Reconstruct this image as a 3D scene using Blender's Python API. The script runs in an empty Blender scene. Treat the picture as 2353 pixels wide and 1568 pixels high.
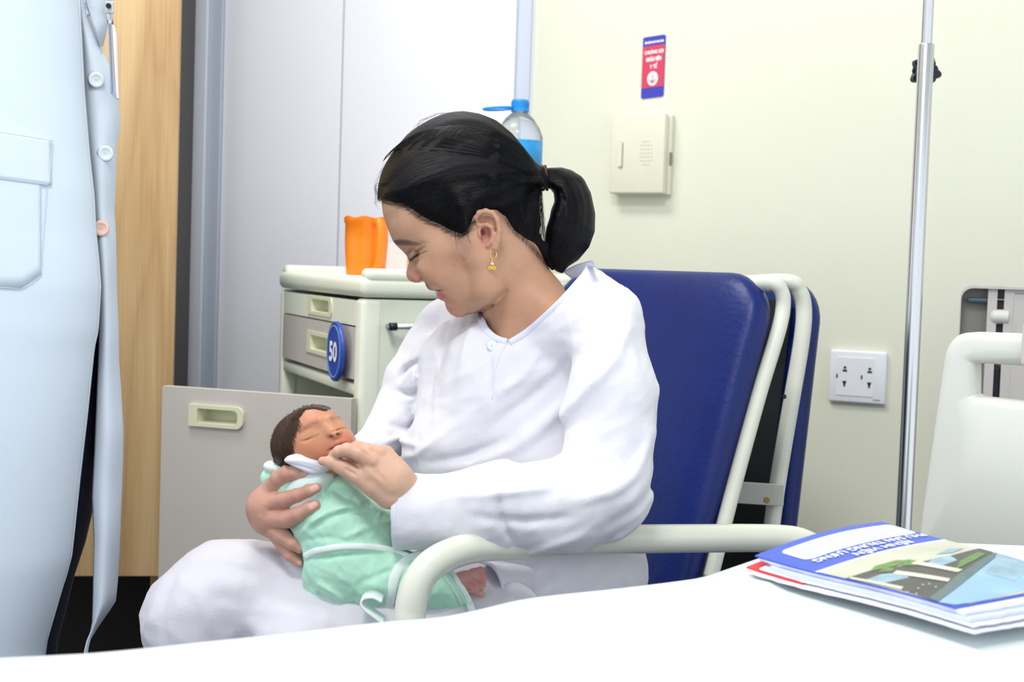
import bpy, bmesh, math, random
import numpy as np
from mathutils import Vector, Matrix
random.seed(7); np.random.seed(7)
SC = bpy.context.scene
COL = SC.collection
# ---------------------------------------------------------------- camera
F = 3268.0; CX, CY = 1176.5, 784.0
CAMP = Vector((0, 0, 0.9)); PITCH = math.radians(2.9); ROLL = math.radians(1.9)
fw = Vector((0, math.cos(PITCH), -math.sin(PITCH)))
r0 = Vector((1, 0, 0)); u0 = Vector((0, math.sin(PITCH), math.cos(PITCH)))
CR = r0*math.cos(ROLL) + u0*math.sin(ROLL)
CU = -r0*math.sin(ROLL) + u0*math.cos(ROLL)
cam_d = bpy.data.cameras.new('camera'); cam = bpy.data.objects.new('camera', cam_d); COL.objects.link(cam)
cam.matrix_world = Matrix(((CR.x, CU.x, -fw.x, CAMP.x), (CR.y, CU.y, -fw.y, CAMP.y), (CR.z, CU.z, -fw.z, CAMP.z), (0, 0, 0, 1)))
cam_d.sensor_width = 36; cam_d.lens = F/2353*36; cam_d.clip_start = 0.02
cam_d.dof.use_dof = True; cam_d.dof.focus_distance = 1.66; cam_d.dof.aperture_fstop = 9.0
SC.camera = cam
# ---------------------------------------------------------------- world, lamps, exposure
SC.view_settings.view_transform = 'Standard'; SC.view_settings.look = 'None'
SC.view_settings.gamma = 1; SC.view_settings.use_curve_mapping = False
SC.view_settings.exposure = 0.22
W = bpy.data.worlds.new('world'); SC.world = W; W.use_nodes = True
W.node_tree.nodes['Background'].inputs[0].default_value = (0.90, 0.95, 1.0, 1)
W.node_tree.nodes['Background'].inputs[1].default_value = 1.22
def area(name, loc, target, sx, sy, power, color=(1, 1, 1)):
    l = bpy.data.lights.new(name, 'AREA'); l.shape = 'RECTANGLE'; l.size = sx; l.size_y = sy; l.energy = power; l.color = color
    o = bpy.data.objects.new(name, l); COL.objects.link(o); o.location = loc
    o.rotation_euler = (Vector(target)-Vector(loc)).to_track_quat('-Z', 'Y').to_euler()
    return o
area('lamp_ceiling_room', (-0.35, 0.35, 2.85), (0.25, 1.9, 0.7), 0.7, 0.5, 29, (1.0, 0.985, 0.95))
area('fill_light_far', (-0.85, 1.85, 2.88), (-0.35, 2.5, 0.8), 1.0, 0.45, 28, (1.0, 0.985, 0.96))  # added fill light, brightens the left wall, wardrobe and cabinet front

# ---------------------------------------------------------------- helpers
def pt(px, py, d):
    return CAMP + fw*d + CR*((px-CX)/F*d) + CU*((CY-py)/F*d)
def ray(px, py):
    return fw + CR*((px-CX)/F) + CU*((CY-py)/F)
def onz(px, py, z):
    r = ray(px, py); return CAMP + r*((z-CAMP.z)/r.z)
def onplane(px, py, p0, n):
    r = ray(px, py); return CAMP + r*((Vector(p0)-CAMP).dot(n)/r.dot(n))
def srgb(r, g=None, b=None):
    if g is None: r, g, b = [int(r[i:i+2], 16) for i in (0, 2, 4)]
    f = lambda c: (c/255/12.92 if c/255 <= 0.04045 else ((c/255+0.055)/1.055)**2.4)
    return (f(r), f(g), f(b), 1)
def mat(name, col, rough=0.5, metal=0, noise=0.0, nscale=30, bump=0, bscale=200, sss=0, coat=0, vcol=False, trans=0, stretch=None, ior=1.45, sheen=0, spec=None):
    m = bpy.data.materials.new(name); m.use_nodes = True; nt = m.node_tree; N = nt.nodes; L = nt.links
    b = N['Principled BSDF']; b.inputs['Roughness'].default_value = rough; b.inputs['Metallic'].default_value = metal
    b.inputs['IOR'].default_value = ior
    if spec is not None: b.inputs['Specular IOR Level'].default_value = spec
    if sheen: b.inputs['Sheen Weight'].default_value = sheen
    if trans: b.inputs['Transmission Weight'].default_value = trans
    if coat: b.inputs['Coat Weight'].default_value = coat
    if sss:
        b.inputs['Subsurface Weight'].default_value = sss; b.inputs['Subsurface Radius'].default_value = (1.0, 0.35, 0.2); b.inputs['Subsurface Scale'].default_value = 0.006
    tc = N.new('ShaderNodeTexCoord'); mp = N.new('ShaderNodeMapping'); L.new(tc.outputs['Object'], mp.inputs[0])
    if stretch: mp.inputs['Scale'].default_value = stretch
    base = None
    if vcol:
        a = N.new('ShaderNodeAttribute'); a.attribute_name = 'Col'; base = a.outputs['Color']
    if True:
        n = N.new('ShaderNodeTexNoise'); n.inputs['Scale'].default_value = nscale; n.inputs['Detail'].default_value = 6; L.new(mp.outputs[0], n.inputs[0])
        rr = N.new('ShaderNodeMapRange'); rr.inputs[1].default_value = 0.3; rr.inputs[2].default_value = 0.7; rr.inputs[3].default_value = 1-noise; rr.inputs[4].default_value = 1+noise*0.6
        L.new(n.outputs[0], rr.inputs[0])
        mx = N.new('ShaderNodeMix'); mx.data_type = 'RGBA'; mx.blend_type = 'MULTIPLY'; mx.inputs[0].default_value = 1
        if base is not None: L.new(base, mx.inputs[6])
        else: mx.inputs[6].default_value = col
        L.new(rr.outputs[0], mx.inputs[7]); L.new(mx.outputs[2], b.inputs['Base Color'])
    if bump:
        n2 = N.new('ShaderNodeTexNoise'); n2.inputs['Scale'].default_value = bscale; n2.inputs['Detail'].default_value = 4; L.new(mp.outputs[0], n2.inputs[0])
        bp = N.new('ShaderNodeBump'); bp.inputs['Strength'].default_value = bump; bp.inputs['Distance'].default_value = 0.002
        L.new(n2.outputs[0], bp.inputs['Height']); L.new(bp.outputs[0], b.inputs['Normal'])
    return m
def link(name, me, m, parent=None, smooth=False):
    o = bpy.data.objects.new(name, me); COL.objects.link(o)
    if m is not None: me.materials.append(m)
    if smooth:
        me.polygons.foreach_set('use_smooth', [True]*len(me.polygons))
    if parent is not None: o.parent = parent; o.matrix_parent_inverse = parent.matrix_world.inverted()
    return o
def empty(name, loc):
    o = bpy.data.objects.new(name, None); COL.objects.link(o); o.location = loc; o.empty_display_size = 0.05
    o.matrix_world = Matrix.Translation(Vector(loc)); return o
def tag(o, label, cat, group=None, kind=None):
    if label: o['label'] = label
    if cat: o['category'] = cat
    if group: o['group'] = group
    if kind: o['kind'] = kind
    return o
def struct(o): o['kind'] = 'structure'; return o
class MB:
    """collects shapes into one mesh"""
    def __init__(s): s.bm = bmesh.new()
    def box(s, c, size, rot=None, bevel=0.0, seg=2):
        t = bmesh.new(); bmesh.ops.create_cube(t, size=1)
        for v in t.verts: v.co = Vector((v.co.x*size[0], v.co.y*size[1], v.co.z*size[2]))
        if bevel: bmesh.ops.bevel(t, geom=t.edges[:], offset=bevel, segments=seg, affect='EDGES', profile=0.5)
        s._in(t, c, rot); return s
    def _in(s, t, c=(0, 0, 0), rot=None):
        R = rot if rot is not None else Matrix.Identity(3)
        mp = {}
        for v in t.verts: mp[v] = s.bm.verts.new(R @ v.co + Vector(c))
        for f in t.faces:
            try: s.bm.faces.new([mp[v] for v in f.verts])
            except ValueError: pass
        t.free()
    def tube(s, pts, r, seg=14, caps=True, closed=False):
        pts = [Vector(p) for p in pts]; n = len(pts)
        rs = r if isinstance(r, (list, tuple)) else [r]*n
        prev = None; rings = []
        for i in range(n):
            if closed: t = pts[(i+1) % n]-pts[i-1]
            else: t = pts[min(i+1, n-1)]-pts[max(i-1, 0)]
            t.normalize()
            if prev is None:
                a = t.orthogonal().normalized()
            else:
                a = prev - t*prev.dot(t)
                a.normalize()
            prev = a; b = t.cross(a)
            rings.append([s.bm.verts.new(pts[i]+(a*math.cos(2*math.pi*k/seg)+b*math.sin(2*math.pi*k/seg))*rs[i]) for k in range(seg)])
        m = n if closed else n-1
        for i in range(m):
            A, B = rings[i], rings[(i+1) % n]
            for k in range(seg): s.bm.faces.new((A[k], A[(k+1) % seg], B[(k+1) % seg], B[k]))
        if caps and not closed:
            s.bm.faces.new(rings[0][::-1]); s.bm.faces.new(rings[-1])
        return s
    def lathe(s, prof, c=(0, 0, 0), rot=None, seg=32):
        t = bmesh.new(); rings = []
        for r, z in prof:
            rings.append([t.verts.new((r*math.cos(2*math.pi*k/seg), r*math.sin(2*math.pi*k/seg), z)) for k in range(seg)])
        for A, B in zip(rings, rings[1:]):
            for k in range(seg): t.faces.new((A[k], A[(k+1) % seg], B[(k+1) % seg], B[k]))
        s._in(t, c, rot); return s
    def prism(s, poly, c, rot, h, bevel=0):
        """poly in local xy, extruded +-h/2 in local z"""
        t = bmesh.new(); a = [t.verts.new((x, y, -h/2)) for x, y in poly]; b = [t.verts.new((x, y, h/2)) for x, y in poly]
        t.faces.new(a[::-1]); t.faces.new(b); n = len(a)
        for i in range(n): t.faces.new((a[i], a[(i+1) % n], b[(i+1) % n], b[i]))
        if bevel: bmesh.ops.bevel(t, geom=[e for e in t.edges if abs(e.verts[0].co.z-e.verts[1].co.z) < 1e-6], offset=bevel, segments=2, affect='EDGES')
        s._in(t, c, rot); return s
    def grid(s, P, closed_u=False):
        V = [[s.bm.verts.new(p) for p in row] for row in P]
        for i in range(len(V)-1):
            n = len(V[i])
            for j in range(n if closed_u else n-1):
                s.bm.faces.new((V[i][j], V[i][(j+1) % n], V[i+1][(j+1) % n], V[i+1][j]))
        return s
    def build(s, name, m, parent=None, smooth=False, angle=None):
        bmesh.ops.recalc_face_normals(s.bm, faces=s.bm.faces[:])
        me = bpy.data.meshes.new(name); s.bm.to_mesh(me); s.bm.free()
        o = link(name, me, m, parent, smooth or angle is not None)
        if angle is not None:
            sh = [e.index for e in me.edges]
            me.set_sharp_from_angle(angle=math.radians(angle))
        return o
def spl(pts, n=8, closed=False):
    """Catmull-Rom through tuples"""
    P = [np.array(p, float) for p in pts]; out = []; N = len(P)
    rng = range(N) if closed else range(N-1)
    for i in rng:
        p0 = P[i-1] if (i > 0 or closed) else P[0]; p1 = P[i]; p2 = P[(i+1) % N]; p3 = P[(i+2) % N] if (closed or i+2 < N) else P[-1]
        for k in range(n):
            t = k/n
            out.append(0.5*((2*p1)+(-p0+p2)*t+(2*p0-5*p1+4*p2-p3)*t*t+(-p0+3*p1-3*p2+p3)*t**3))
    if not closed: out.append(P[-1])
    return out
def rrect(w, h, r, n=5):
    o = []
    for cx, cy, a0 in ((w/2-r, h/2-r, 0), (-w/2+r, h/2-r, 90), (-w/2+r, -h/2+r, 180), (w/2-r, -h/2+r, 270)):
        for k in range(n+1):
            a = math.radians(a0+90*k/n); o.append((cx+r*math.cos(a), cy+r*math.sin(a)))
    return o
def text_pts(body, size=1.0, res=3):
    cu = bpy.data.curves.new('txt', 'FONT'); cu.body = body; cu.size = size; cu.resolution_u = res; cu.fill_mode = 'FRONT'
    cu.align_x = 'CENTER'; cu.align_y = 'CENTER'
    o = bpy.data.objects.new('txt', cu); COL.objects.link(o)
    dg = bpy.context.evaluated_depsgraph_get(); dg.update(); me = o.evaluated_get(dg).to_mesh()
    V = [v.co.copy() for v in me.vertices]; Fc = [tuple(p.vertices) for p in me.polygons]
    o.evaluated_get(dg).to_mesh_clear(); bpy.data.objects.remove(o); bpy.data.curves.remove(cu)
    return V, Fc
def text_on(name, body, fn, width, height, m, parent, bold=0.0, thick=0.0):
    """lettering fitted to width x height, each vertex placed by fn(x, y, off)"""
    V, Fc = text_pts(body)
    xs = [v.x for v in V]; ys = [v.y for v in V]; cx = (min(xs)+max(xs))/2; cy = (min(ys)+max(ys))/2
    sx = width/(max(xs)-min(xs)); sy = height/(max(ys)-min(ys))
    me = bpy.data.meshes.new(name)
    allv = []; allf = []
    offs = [(0, 0)] if not bold else [(-bold, 0), (0, 0), (bold, 0), (0, bold), (0, -bold)]
    for k, (ox, oy) in enumerate(offs):
        b = len(allv); allv += [fn((v.x-cx)*sx+ox, (v.y-cy)*sy+oy, 0.00001*k) for v in V]; allf += [tuple(i+b for i in f) for f in Fc]
    me.from_pydata([tuple(v) for v in allv], [], allf)
    return link(name, me, m, parent)
def frame3(x, y, z):
    return Matrix((x, y, z)).transposed()

# ---------------------------------------------------------------- materials
M = {}
M['cream_wall'] = mat('cream_wall_paint', srgb(229, 230, 212), 0.45, noise=0.025, nscale=3, bump=0.05, bscale=350)
M['white_wall'] = mat('white_wall_laminate', srgb(240, 240, 249), 0.5, noise=0.015, nscale=4, bump=0.08, bscale=900)
M['white_trim'] = mat('white_trim_metal', srgb(236, 239, 250), 0.4, noise=0.01)
M['grey_trim'] = mat('grey_trim_metal', srgb(200, 208, 226), 0.4, noise=0.01)
M['seam'] = mat('seam_grey', srgb(196, 198, 212), 0.6)
M['ceiling'] = mat('ceiling_white', srgb(240, 240, 236), 0.7, noise=0.02)
M['floor'] = mat('dark_blue_floor', srgb(26, 42, 58), 0.35, noise=0.2, nscale=12)
M['dark'] = mat('dark_void', srgb(38, 32, 34), 0.7, noise=0.1)
M['maroon'] = mat('maroon_inside', srgb(66, 28, 26), 0.6, noise=0.15)
M['cab'] = mat('ivory_green_plastic', srgb(234, 238, 220), 0.4, noise=0.02, nscale=8, bump=0.03)
M['cab_side'] = mat('pale_green_steel', srgb(212, 219, 202), 0.42, noise=0.02, nscale=8)
M['ivory'] = mat('ivory_plastic', srgb(226, 226, 196), 0.4, noise=0.03)
M['drawer_grey'] = mat('taupe_grey_steel', srgb(204, 197, 189), 0.42, noise=0.025, nscale=10, bump=0.03)
M['blue_sign'] = mat('blue_sign_print', srgb(40, 76, 172), 0.35, noise=0.04)
M['light_blue'] = mat('light_blue_print', srgb(120, 160, 225), 0.4)
M['white_print'] = mat('white_print', srgb(240, 244, 250), 0.5)
M['orange'] = mat('orange_plastic', srgb(255, 140, 28), 0.32, noise=0.03, sss=0.15)
M['peach'] = mat('peach_card', srgb(226, 190, 160), 0.6, noise=0.15, nscale=20)
M['pinkwhite'] = mat('pinkish_white_card', srgb(226, 214, 214), 0.6, noise=0.05)
M['chrome'] = mat('brushed_steel', srgb(205, 208, 212), 0.22, metal=1, noise=0.04, stretch=(60, 60, 2), nscale=10)
M['knob'] = mat('black_plastic', srgb(22, 30, 44), 0.35, noise=0.1)
M['vinyl'] = mat('navy_blue_vinyl', srgb(12, 34, 104), 0.36, noise=0.12, nscale=14, bump=0.25, bscale=120, spec=0.35)
M['tube'] = mat('cream_enamel_tube', srgb(218, 220, 208), 0.25, noise=0.03, nscale=20, coat=0.3)
M['rust'] = mat('rust_spot', srgb(176, 140, 80), 0.7, noise=0.3)
M['black'] = mat('near_black', srgb(14, 16, 26), 0.6, noise=0.1)
M['sheet'] = mat('white_sheet_cotton', srgb(218, 227, 228), 0.8, noise=0.012, nscale=20, bump=0.15, bscale=600, sheen=0.2)
M['paper'] = mat('white_paper', srgb(236, 240, 250), 0.6, noise=0.02)
M['paper_edge'] = mat('bluish_paper', srgb(206, 214, 238), 0.6, noise=0.05, nscale=80)
M['red'] = mat('red_card', srgb(222, 50, 60), 0.5, noise=0.05)
M['hb'] = mat('grey_white_abs', srgb(214, 216, 210), 0.38, noise=0.02, nscale=6)
M['hb2'] = mat('warm_grey_abs', srgb(196, 192, 190), 0.4, noise=0.02, nscale=6)
M['hb_dark'] = mat('recess_grey', srgb(140, 136, 130), 0.5, noise=0.05)
M['steel_blue'] = mat('steel_blue_bar', srgb(70, 92, 112), 0.4, noise=0.1)
M['frame_metal'] = mat('bed_frame_enamel', srgb(205, 208, 212), 0.35, noise=0.03)
M['socket'] = mat('white_socket_plastic', srgb(236, 238, 246), 0.3, noise=0.01)
M['intercom'] = mat('ivory_intercom_plastic', srgb(228, 226, 206), 0.4, noise=0.02)
M['intercom_d'] = mat('olive_shadow_plastic', srgb(170, 168, 146), 0.5)
M['navy'] = mat('navy_trouser_cloth', srgb(14, 18, 40), 0.85, noise=0.15, bump=0.1, bscale=500)
M['coat'] = mat('pale_blue_coat_cotton', srgb(214, 226, 240), 0.8, noise=0.012, nscale=14, bump=0.1, bscale=900)
M['coat_in'] = mat('pale_blue_coat_placket', srgb(210, 221, 235), 0.8, noise=0.012, nscale=14, bump=0.1, bscale=900)
M['button'] = mat('pearl_button', srgb(222, 232, 236), 0.3, noise=0.03)
M['button_pink'] = mat('peach_button', srgb(246, 206, 190), 0.3, noise=0.03)
M['gown'] = mat('white_gown_cotton', srgb(224, 223, 232), 0.8, noise=0.012, nscale=25, bump=0.18, bscale=700, sheen=0.2)
M['gown_trim'] = mat('lilac_white_binding', srgb(222, 224, 246), 0.75, noise=0.02, bump=0.2, bscale=400)
M['skirt'] = mat('white_lap_cotton', srgb(214, 212, 222), 0.8, noise=0.015, nscale=18, bump=0.2, bscale=500, sheen=0.2)
M['mint'] = mat('mint_green_jersey', srgb(182, 230, 208), 0.85, noise=0.05, nscale=22, bump=0.12, bscale=600, sheen=0.2)
M['mint_light'] = mat('pale_mint_jersey', srgb(212, 232, 226), 0.85, noise=0.02, nscale=22, bump=0.12, bscale=600)
M['baby_white'] = mat('white_jersey', srgb(226, 226, 240), 0.85, noise=0.02, nscale=30, bump=0.12, bscale=600)
M['trim_white'] = mat('white_binding', srgb(232, 246, 242), 0.8, noise=0.02, nscale=40, bump=0.2, bscale=500)
M['skin'] = mat('skin', (1, 1, 1, 1), 0.46, vcol=True, noise=0.05, nscale=60, bump=0.10, bscale=500, sss=0.12, spec=0.4)
M['gold'] = mat('gold', srgb(236, 206, 90), 0.2, metal=1)
M['crystal'] = mat('pale_crystal', srgb(225, 235, 225), 0.15, metal=0.5)
M['brown_tie'] = mat('brown_elastic', srgb(84, 52, 42), 0.7, noise=0.2, nscale=200)
M['teeth'] = mat('tooth_enamel', srgb(232, 226, 208), 0.3)
M['lash'] = mat('dark_lash', srgb(28, 22, 24), 0.6)
M['brow'] = mat('eyebrow_hair', srgb(70, 58, 58), 0.7)
M['wood'] = None
def wood_mat():
    m = bpy.data.materials.new('oak_veneer'); m.use_nodes = True; nt = m.node_tree; N = nt.nodes; L = nt.links; b = N['Principled BSDF']
    tc = N.new('ShaderNodeTexCoord'); mp = N.new('ShaderNodeMapping'); mp.inputs['Scale'].default_value = (1, 1, 0.09); L.new(tc.outputs['Object'], mp.inputs[0])
    n = N.new('ShaderNodeTexNoise'); n.inputs['Scale'].default_value = 9; n.inputs['Detail'].default_value = 3; n.inputs['Distortion'].default_value = 0.6; L.new(mp.outputs[0], n.inputs[0])
    w = N.new('ShaderNodeMath'); w.operation = 'MULTIPLY'; w.inputs[1].default_value = 9; L.new(n.outputs[0], w.inputs[0])
    fr = N.new('ShaderNodeMath'); fr.operation = 'PINGPONG'; fr.inputs[1].default_value = 1; L.new(w.outputs[0], fr.inputs[0])
    mp2 = N.new('ShaderNodeMapping'); mp2.inputs['Scale'].default_value = (1, 1, 0.02); L.new(tc.outputs['Object'], mp2.inputs[0])
    n2 = N.new('ShaderNodeTexNoise'); n2.inputs['Scale'].default_value = 260; n2.inputs['Detail'].default_value = 3; L.new(mp2.outputs[0], n2.inputs[0])
    n3 = N.new('ShaderNodeTexNoise'); n3.inputs['Scale'].default_value = 6; n3.inputs['Detail'].default_value = 2; L.new(mp.outputs[0], n3.inputs[0])
    a = N.new('ShaderNodeMath'); a.operation = 'MULTIPLY_ADD'; a.inputs[1].default_value = 0.35; L.new(fr.outputs[0], a.inputs[0])
    a2 = N.new('ShaderNodeMath'); a2.operation = 'MULTIPLY'; a2.inputs[1].default_value = 0.45; L.new(n2.outputs[0], a2.inputs[0]); L.new(a2.outputs[0], a.inputs[2])
    a3 = N.new('ShaderNodeMath'); a3.operation = 'MULTIPLY_ADD'; a3.inputs[1].default_value = 0.6; L.new(n3.outputs[0], a3.inputs[0]); L.new(a.outputs[0], a3.inputs[2])
    cr = N.new('ShaderNodeValToRGB'); cr.color_ramp.elements[0].position = 0.35; cr.color_ramp.elements[0].color = srgb(184, 145, 98)
    cr.color_ramp.elements[1].position = 0.95; cr.color_ramp.elements[1].color = srgb(228, 196, 146)
    L.new(a3.outputs[0], cr.inputs[0]); L.new(cr.outputs[0], b.inputs['Base Color']); b.inputs['Roughness'].default_value = 0.45
    return m
M['wood'] = wood_mat()

# ---------------------------------------------------------------- room shell
WT = Vector((1, -0.51, 0)).normalized()      # along the cream wall
WN = Vector((-WT.y, WT.x, 0))*-1             # towards the room
if WN.y > 0: WN = -WN
W0 = Vector((0, 3.1, 0)); UP = Vector((0, 0, 1))
def wallp(px, py, off=0.0):
    return onplane(px, py, W0+WN*off, WN)
corner = wallp(1206, 700); corner.z = 0
b = MB(); b.box((0, 2.2, -0.05), (8, 7, 0.1)); struct(b.build('floor', M['floor']))
b = MB(); b.box((0, 2.2, 3.0), (8, 7, 0.1)); struct(b.build('ceiling', M['ceiling']))
Rw = frame3(WT, WN, UP)
b = MB(); b.box(corner+WT*1.6-WN*0.05+UP*1.45, (3.2, 0.1, 2.9), Rw); struct(b.build('wall_back', M['cream_wall']))
LT = Vector((-1, 0.06, 0)).normalized(); LN = Vector((-LT.y, LT.x, 0))
if LN.y > 0: LN = -LN
Rl = frame3(LT, LN, UP)
b = MB(); b.box(corner+LT*1.75-LN*0.05+UP*1.45, (3.5, 0.1, 2.9), Rl); wl = struct(b.build('wall_left', M['white_wall']))
def on_left(px, py=600, off=0.0):
    p = onplane(px, py, corner+LN*off, LN); return p
def vstrip(name, pxa, pxb, m, th, z0=0, z1=2.9, parent=None, bev=0.002):
    a = on_left(pxa); c = on_left(pxb); a.z = c.z = 0
    mid = (a+c)/2; w = (c-a).length
    b = MB(); b.box(mid+LN*th/2+UP*((z0+z1)/2), (w, th, z1-z0), Rl, bev)
    o = b.build(name, m, parent)
    if parent is None: struct(o)
    return o
vstrip('trim_1', 1168, 1204, M['grey_trim'], 0.012)
vstrip('trim_2', 1160, 1170, M['white_trim'], 0.022)
vstrip('trim_3', 434, 474, M['white_trim'], 0.035)
vstrip('trim_4', 474, 505, M['grey_trim'], 0.020)
# two tall laminate panels with the joint between them
for i, (pa, pb) in enumerate(((505.5, 774.5), (777.5, 1160))):
    vstrip('panel' if i == 0 else 'panel.001', pa, pb, M['white_wall'], 0.008, parent=wl)
vstrip('joint_strip', 774.0, 778.0, M['seam'], 0.003, parent=wl, bev=0)

# skirting of the cream wall
b = MB(); b.box(corner+WT*1.6+WN*0.006+UP*0.06, (3.2, 0.012, 0.12), Rw, 0.002); struct(b.build('baseboard_back', M['white_trim']))

# ---------------------------------------------------------------- wardrobe (oak) at the left
def zat(px, py, d): return pt(px, py, d).z
xr = pt(401, 700, 2.55)
wd = empty('wardrobe', (xr.x-0.45, 2.75, 0)); tag(wd, 'tall oak veneer wardrobe behind the white coat, its dark side towards the door', 'wardrobe')
zb = zat(300, 1330, 2.55)
b = MB(); b.box((xr.x-0.2, 2.55+0.01, (zb+2.3)/2), (0.40, 0.02, 2.3-zb), None, 0.0015); b.build('door', M['wood'], wd)
b = MB(); b.box((xr.x-0.605, 2.55+0.01, (zb+2.3)/2), (0.40, 0.02, 2.3-zb), None, 0.0015); b.build('door', M['wood'], wd)
b = MB(); b.box((xr.x-0.011, 2.75, 1.19), (0.018, 0.34, 2.22), None, 0.001); b.build('side_panel', M['dark'], wd)
b = MB(); b.box((xr.x-0.018, 2.595, zb/2), (0.035, 0.03, zb), None, 0.001); b.build('leg', M['wood'], wd)
b = MB(); b.box((xr.x-0.80, 2.595, zb/2), (0.035, 0.03, zb), None, 0.001); b.build('leg', M['wood'], wd)
b = MB(); b.box((xr.x-0.42, 2.75, zb+0.03), (0.78, 0.32, 0.02)); b.build('bottom_panel', M['wood'], wd)
b = MB(); b.box((xr.x-0.42, 2.91, 1.15), (0.78, 0.01, 2.28)); b.build('back_panel', M['dark'], wd)
b = MB(); b.box((xr.x-0.42, 2.75, 2.31), (0.84, 0.38, 0.02)); b.build('top_panel', M['wood'], wd)

PV = Matrix.Translation((xr.x, 2.55, 0)) @ Matrix.Rotation(math.radians(8.5), 4, 'Z') @ Matrix.Translation((-xr.x, -2.55, 0))
wd.matrix_world = PV @ wd.matrix_world
# ---------------------------------------------------------------- bedside cabinet
FA = math.radians(21.6)
fl = Vector((-math.sin(FA), math.cos(FA), 0))        # along the front, near corner -> far corner
sd = Vector((math.cos(FA), math.sin(FA), 0))         # along the side, away from the front
K = pt(837, 700, 2.20); K.z = 0
Rc = frame3(fl, sd, UP)
def czp(py): return pt(837, py, 2.20).z
CW, CD = 0.585, 0.46
cab = empty('bedside_cabinet', K+fl*CW/2+sd*CD/2)
tag(cab, 'ivory bedside cabinet with two drawers, standing between the white wall and the mother', 'cabinet')
zt = czp(624); zl = czp(684)
def cbox(name, f0, f1, s0, s1, z0, z1, m, bev=0.0, parent=cab, seg=2):
    b = MB(); b.box(K+fl*((f0+f1)/2)+sd*((s0+s1)/2)+UP*((z0+z1)/2), (abs(f1-f0), abs(s1-s0), abs(z1-z0)), Rc, bev, seg)
    return b.build(name, m, parent, angle=40 if bev else None)
# lid: slab with a raised rounded rim
b = MB(); b.box(K+fl*CW/2+sd*CD/2+UP*((zl+zt-0.008)/2), (CW+0.014, CD+0.014, zt-0.008-zl), Rc, 0.012, 4)
b.build('lid', M['cab'], cab, angle=50)
b = MB()
for f0, f1, s0, s1 in ((-0.007, 0.03, 0.0, CD+0.007), (CW-0.023, CW+0.007, 0.0, CD+0.007), (-0.007, CW+0.007, CD-0.02, CD+0.007)):
    b.box(K+fl*((f0+f1)/2)+sd*((s0+s1)/2)+UP*(zt-0.006), (f1-f0, s1-s0, 0.022), Rc, 0.009, 3)
b.build('rim', M['cab'], cab, angle=50)
# carcass
zb0 = 0.10
cbox('side_panel', 0, 0.022, 0.002, CD, zb0, zl-0.002, M['cab_side'], 0.004)
cbox('side_panel', CW-0.022, CW, 0.002, CD, zb0, zl-0.002, M['cab_side'], 0.004)
cbox('back_panel', 0.02, CW-0.02, CD-0.01, CD, zb0, zl-0.002, M['cab_side'])
cbox('corner_post', -0.002, 0.040, -0.004, 0.03, zb0, zl-0.002, M['cab'], 0.008, seg=3)
cbox('corner_post', CW-0.024, CW+0.002, -0.004, 0.03, zb0, zl-0.002, M['cab'], 0.008, seg=3)
zd1t, zd1b = zl-0.006, czp(752); zd2t, zd2b = czp(756), czp(883); zr = czp(917)
cbox('shelf', 0.02, CW-0.02, 0.0, CD, zr-0.0, zd2b-0.004, M['cab'], 0.003)
cbox('compartment', 0.022, CW-0.022, 0.25, CD-0.02, zb0, zr, M['maroon'])
cbox('bottom_panel', 0, CW, 0, CD, zb0-0.02, zb0+0.005, M['cab_side'], 0.003)
def recess_handle(drawer, fc, zc, w, h, left_sq=True, base=0.0):
    """D-shaped ivory cup set in a front; opening sunk into the front"""
    def P(f, z, off): return K+fl*f-sd*off+UP*z
    # outline: squared at far end, round at near end (near = smaller f)
    def outline(w, h, n=8):
        o = [(w/2, -h/2), (w/2, h/2)]
        r = h/2*0.75
        for k in range(n+1):
            a = math.pi/2+math.pi/2*k/n; o.append((-w/2+r+r*math.cos(a), h/2-r+r*math.sin(a)))
        for k in range(n+1):
            a = math.pi+math.pi/2*k/n; o.append((-w/2+r+r*math.cos(a), -h/2+r+r*math.sin(a)))
        return o
    O = outline(w, h); I = outline(w*0.74, h*0.66); b = MB()
    sh = 0.03*w
    rows = [[P(fc+x, zc+z, base) for x, z in O], [P(fc+x, zc+z, base+0.005) for x, z in O], [P(fc+x-sh, zc+z, base+0.005) for x, z in I], [P(fc+x*0.9-sh, zc+z*0.85+0.002, base-0.022) for x, z in I]]
    b.grid(rows, closed_u=True)
    b.bm.faces.new([v for v in b.bm.verts][-len(I):])
    return b.build('handle', M['ivory'], drawer, angle=35)
def front_with_hole(f0, f1, z0, z1, fc, zc, w, h, th, m, name='drawer'):
    # frame of four boards round the sunken grip
    b = MB()
    for a0, a1, c0, c1 in ((f0, fc-w/2+0.004, z0, z1), (fc+w/2-0.004, f1, z0, z1), (fc-w/2+0.004, fc+w/2-0.004, z0, zc-h/2+0.004), (fc-w/2+0.004, fc+w/2-0.004, zc+h/2-0.004, z1)):
        b.box(K+fl*((a0+a1)/2)+sd*(0.004)+UP*((c0+c1)/2), (a1-a0, th, c1-c0), Rc)
    return b.build(name, m, cab)
d1 = front_with_hole(0.042, CW-0.026, zd1b, zd1t, 0.27, czp(718), 0.17, 0.030, 0.014, M['cab'])
recess_handle(d1, 0.27, czp(718), 0.17, 0.033)
d2 = front_with_hole(0.042, CW-0.026, zd2b+0.003, zd2t, 0.27, czp(815), 0.17, 0.036, 0.014, M['drawer_grey'])
recess_handle(d2, 0.27, czp(815), 0.17, 0.038)
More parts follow.
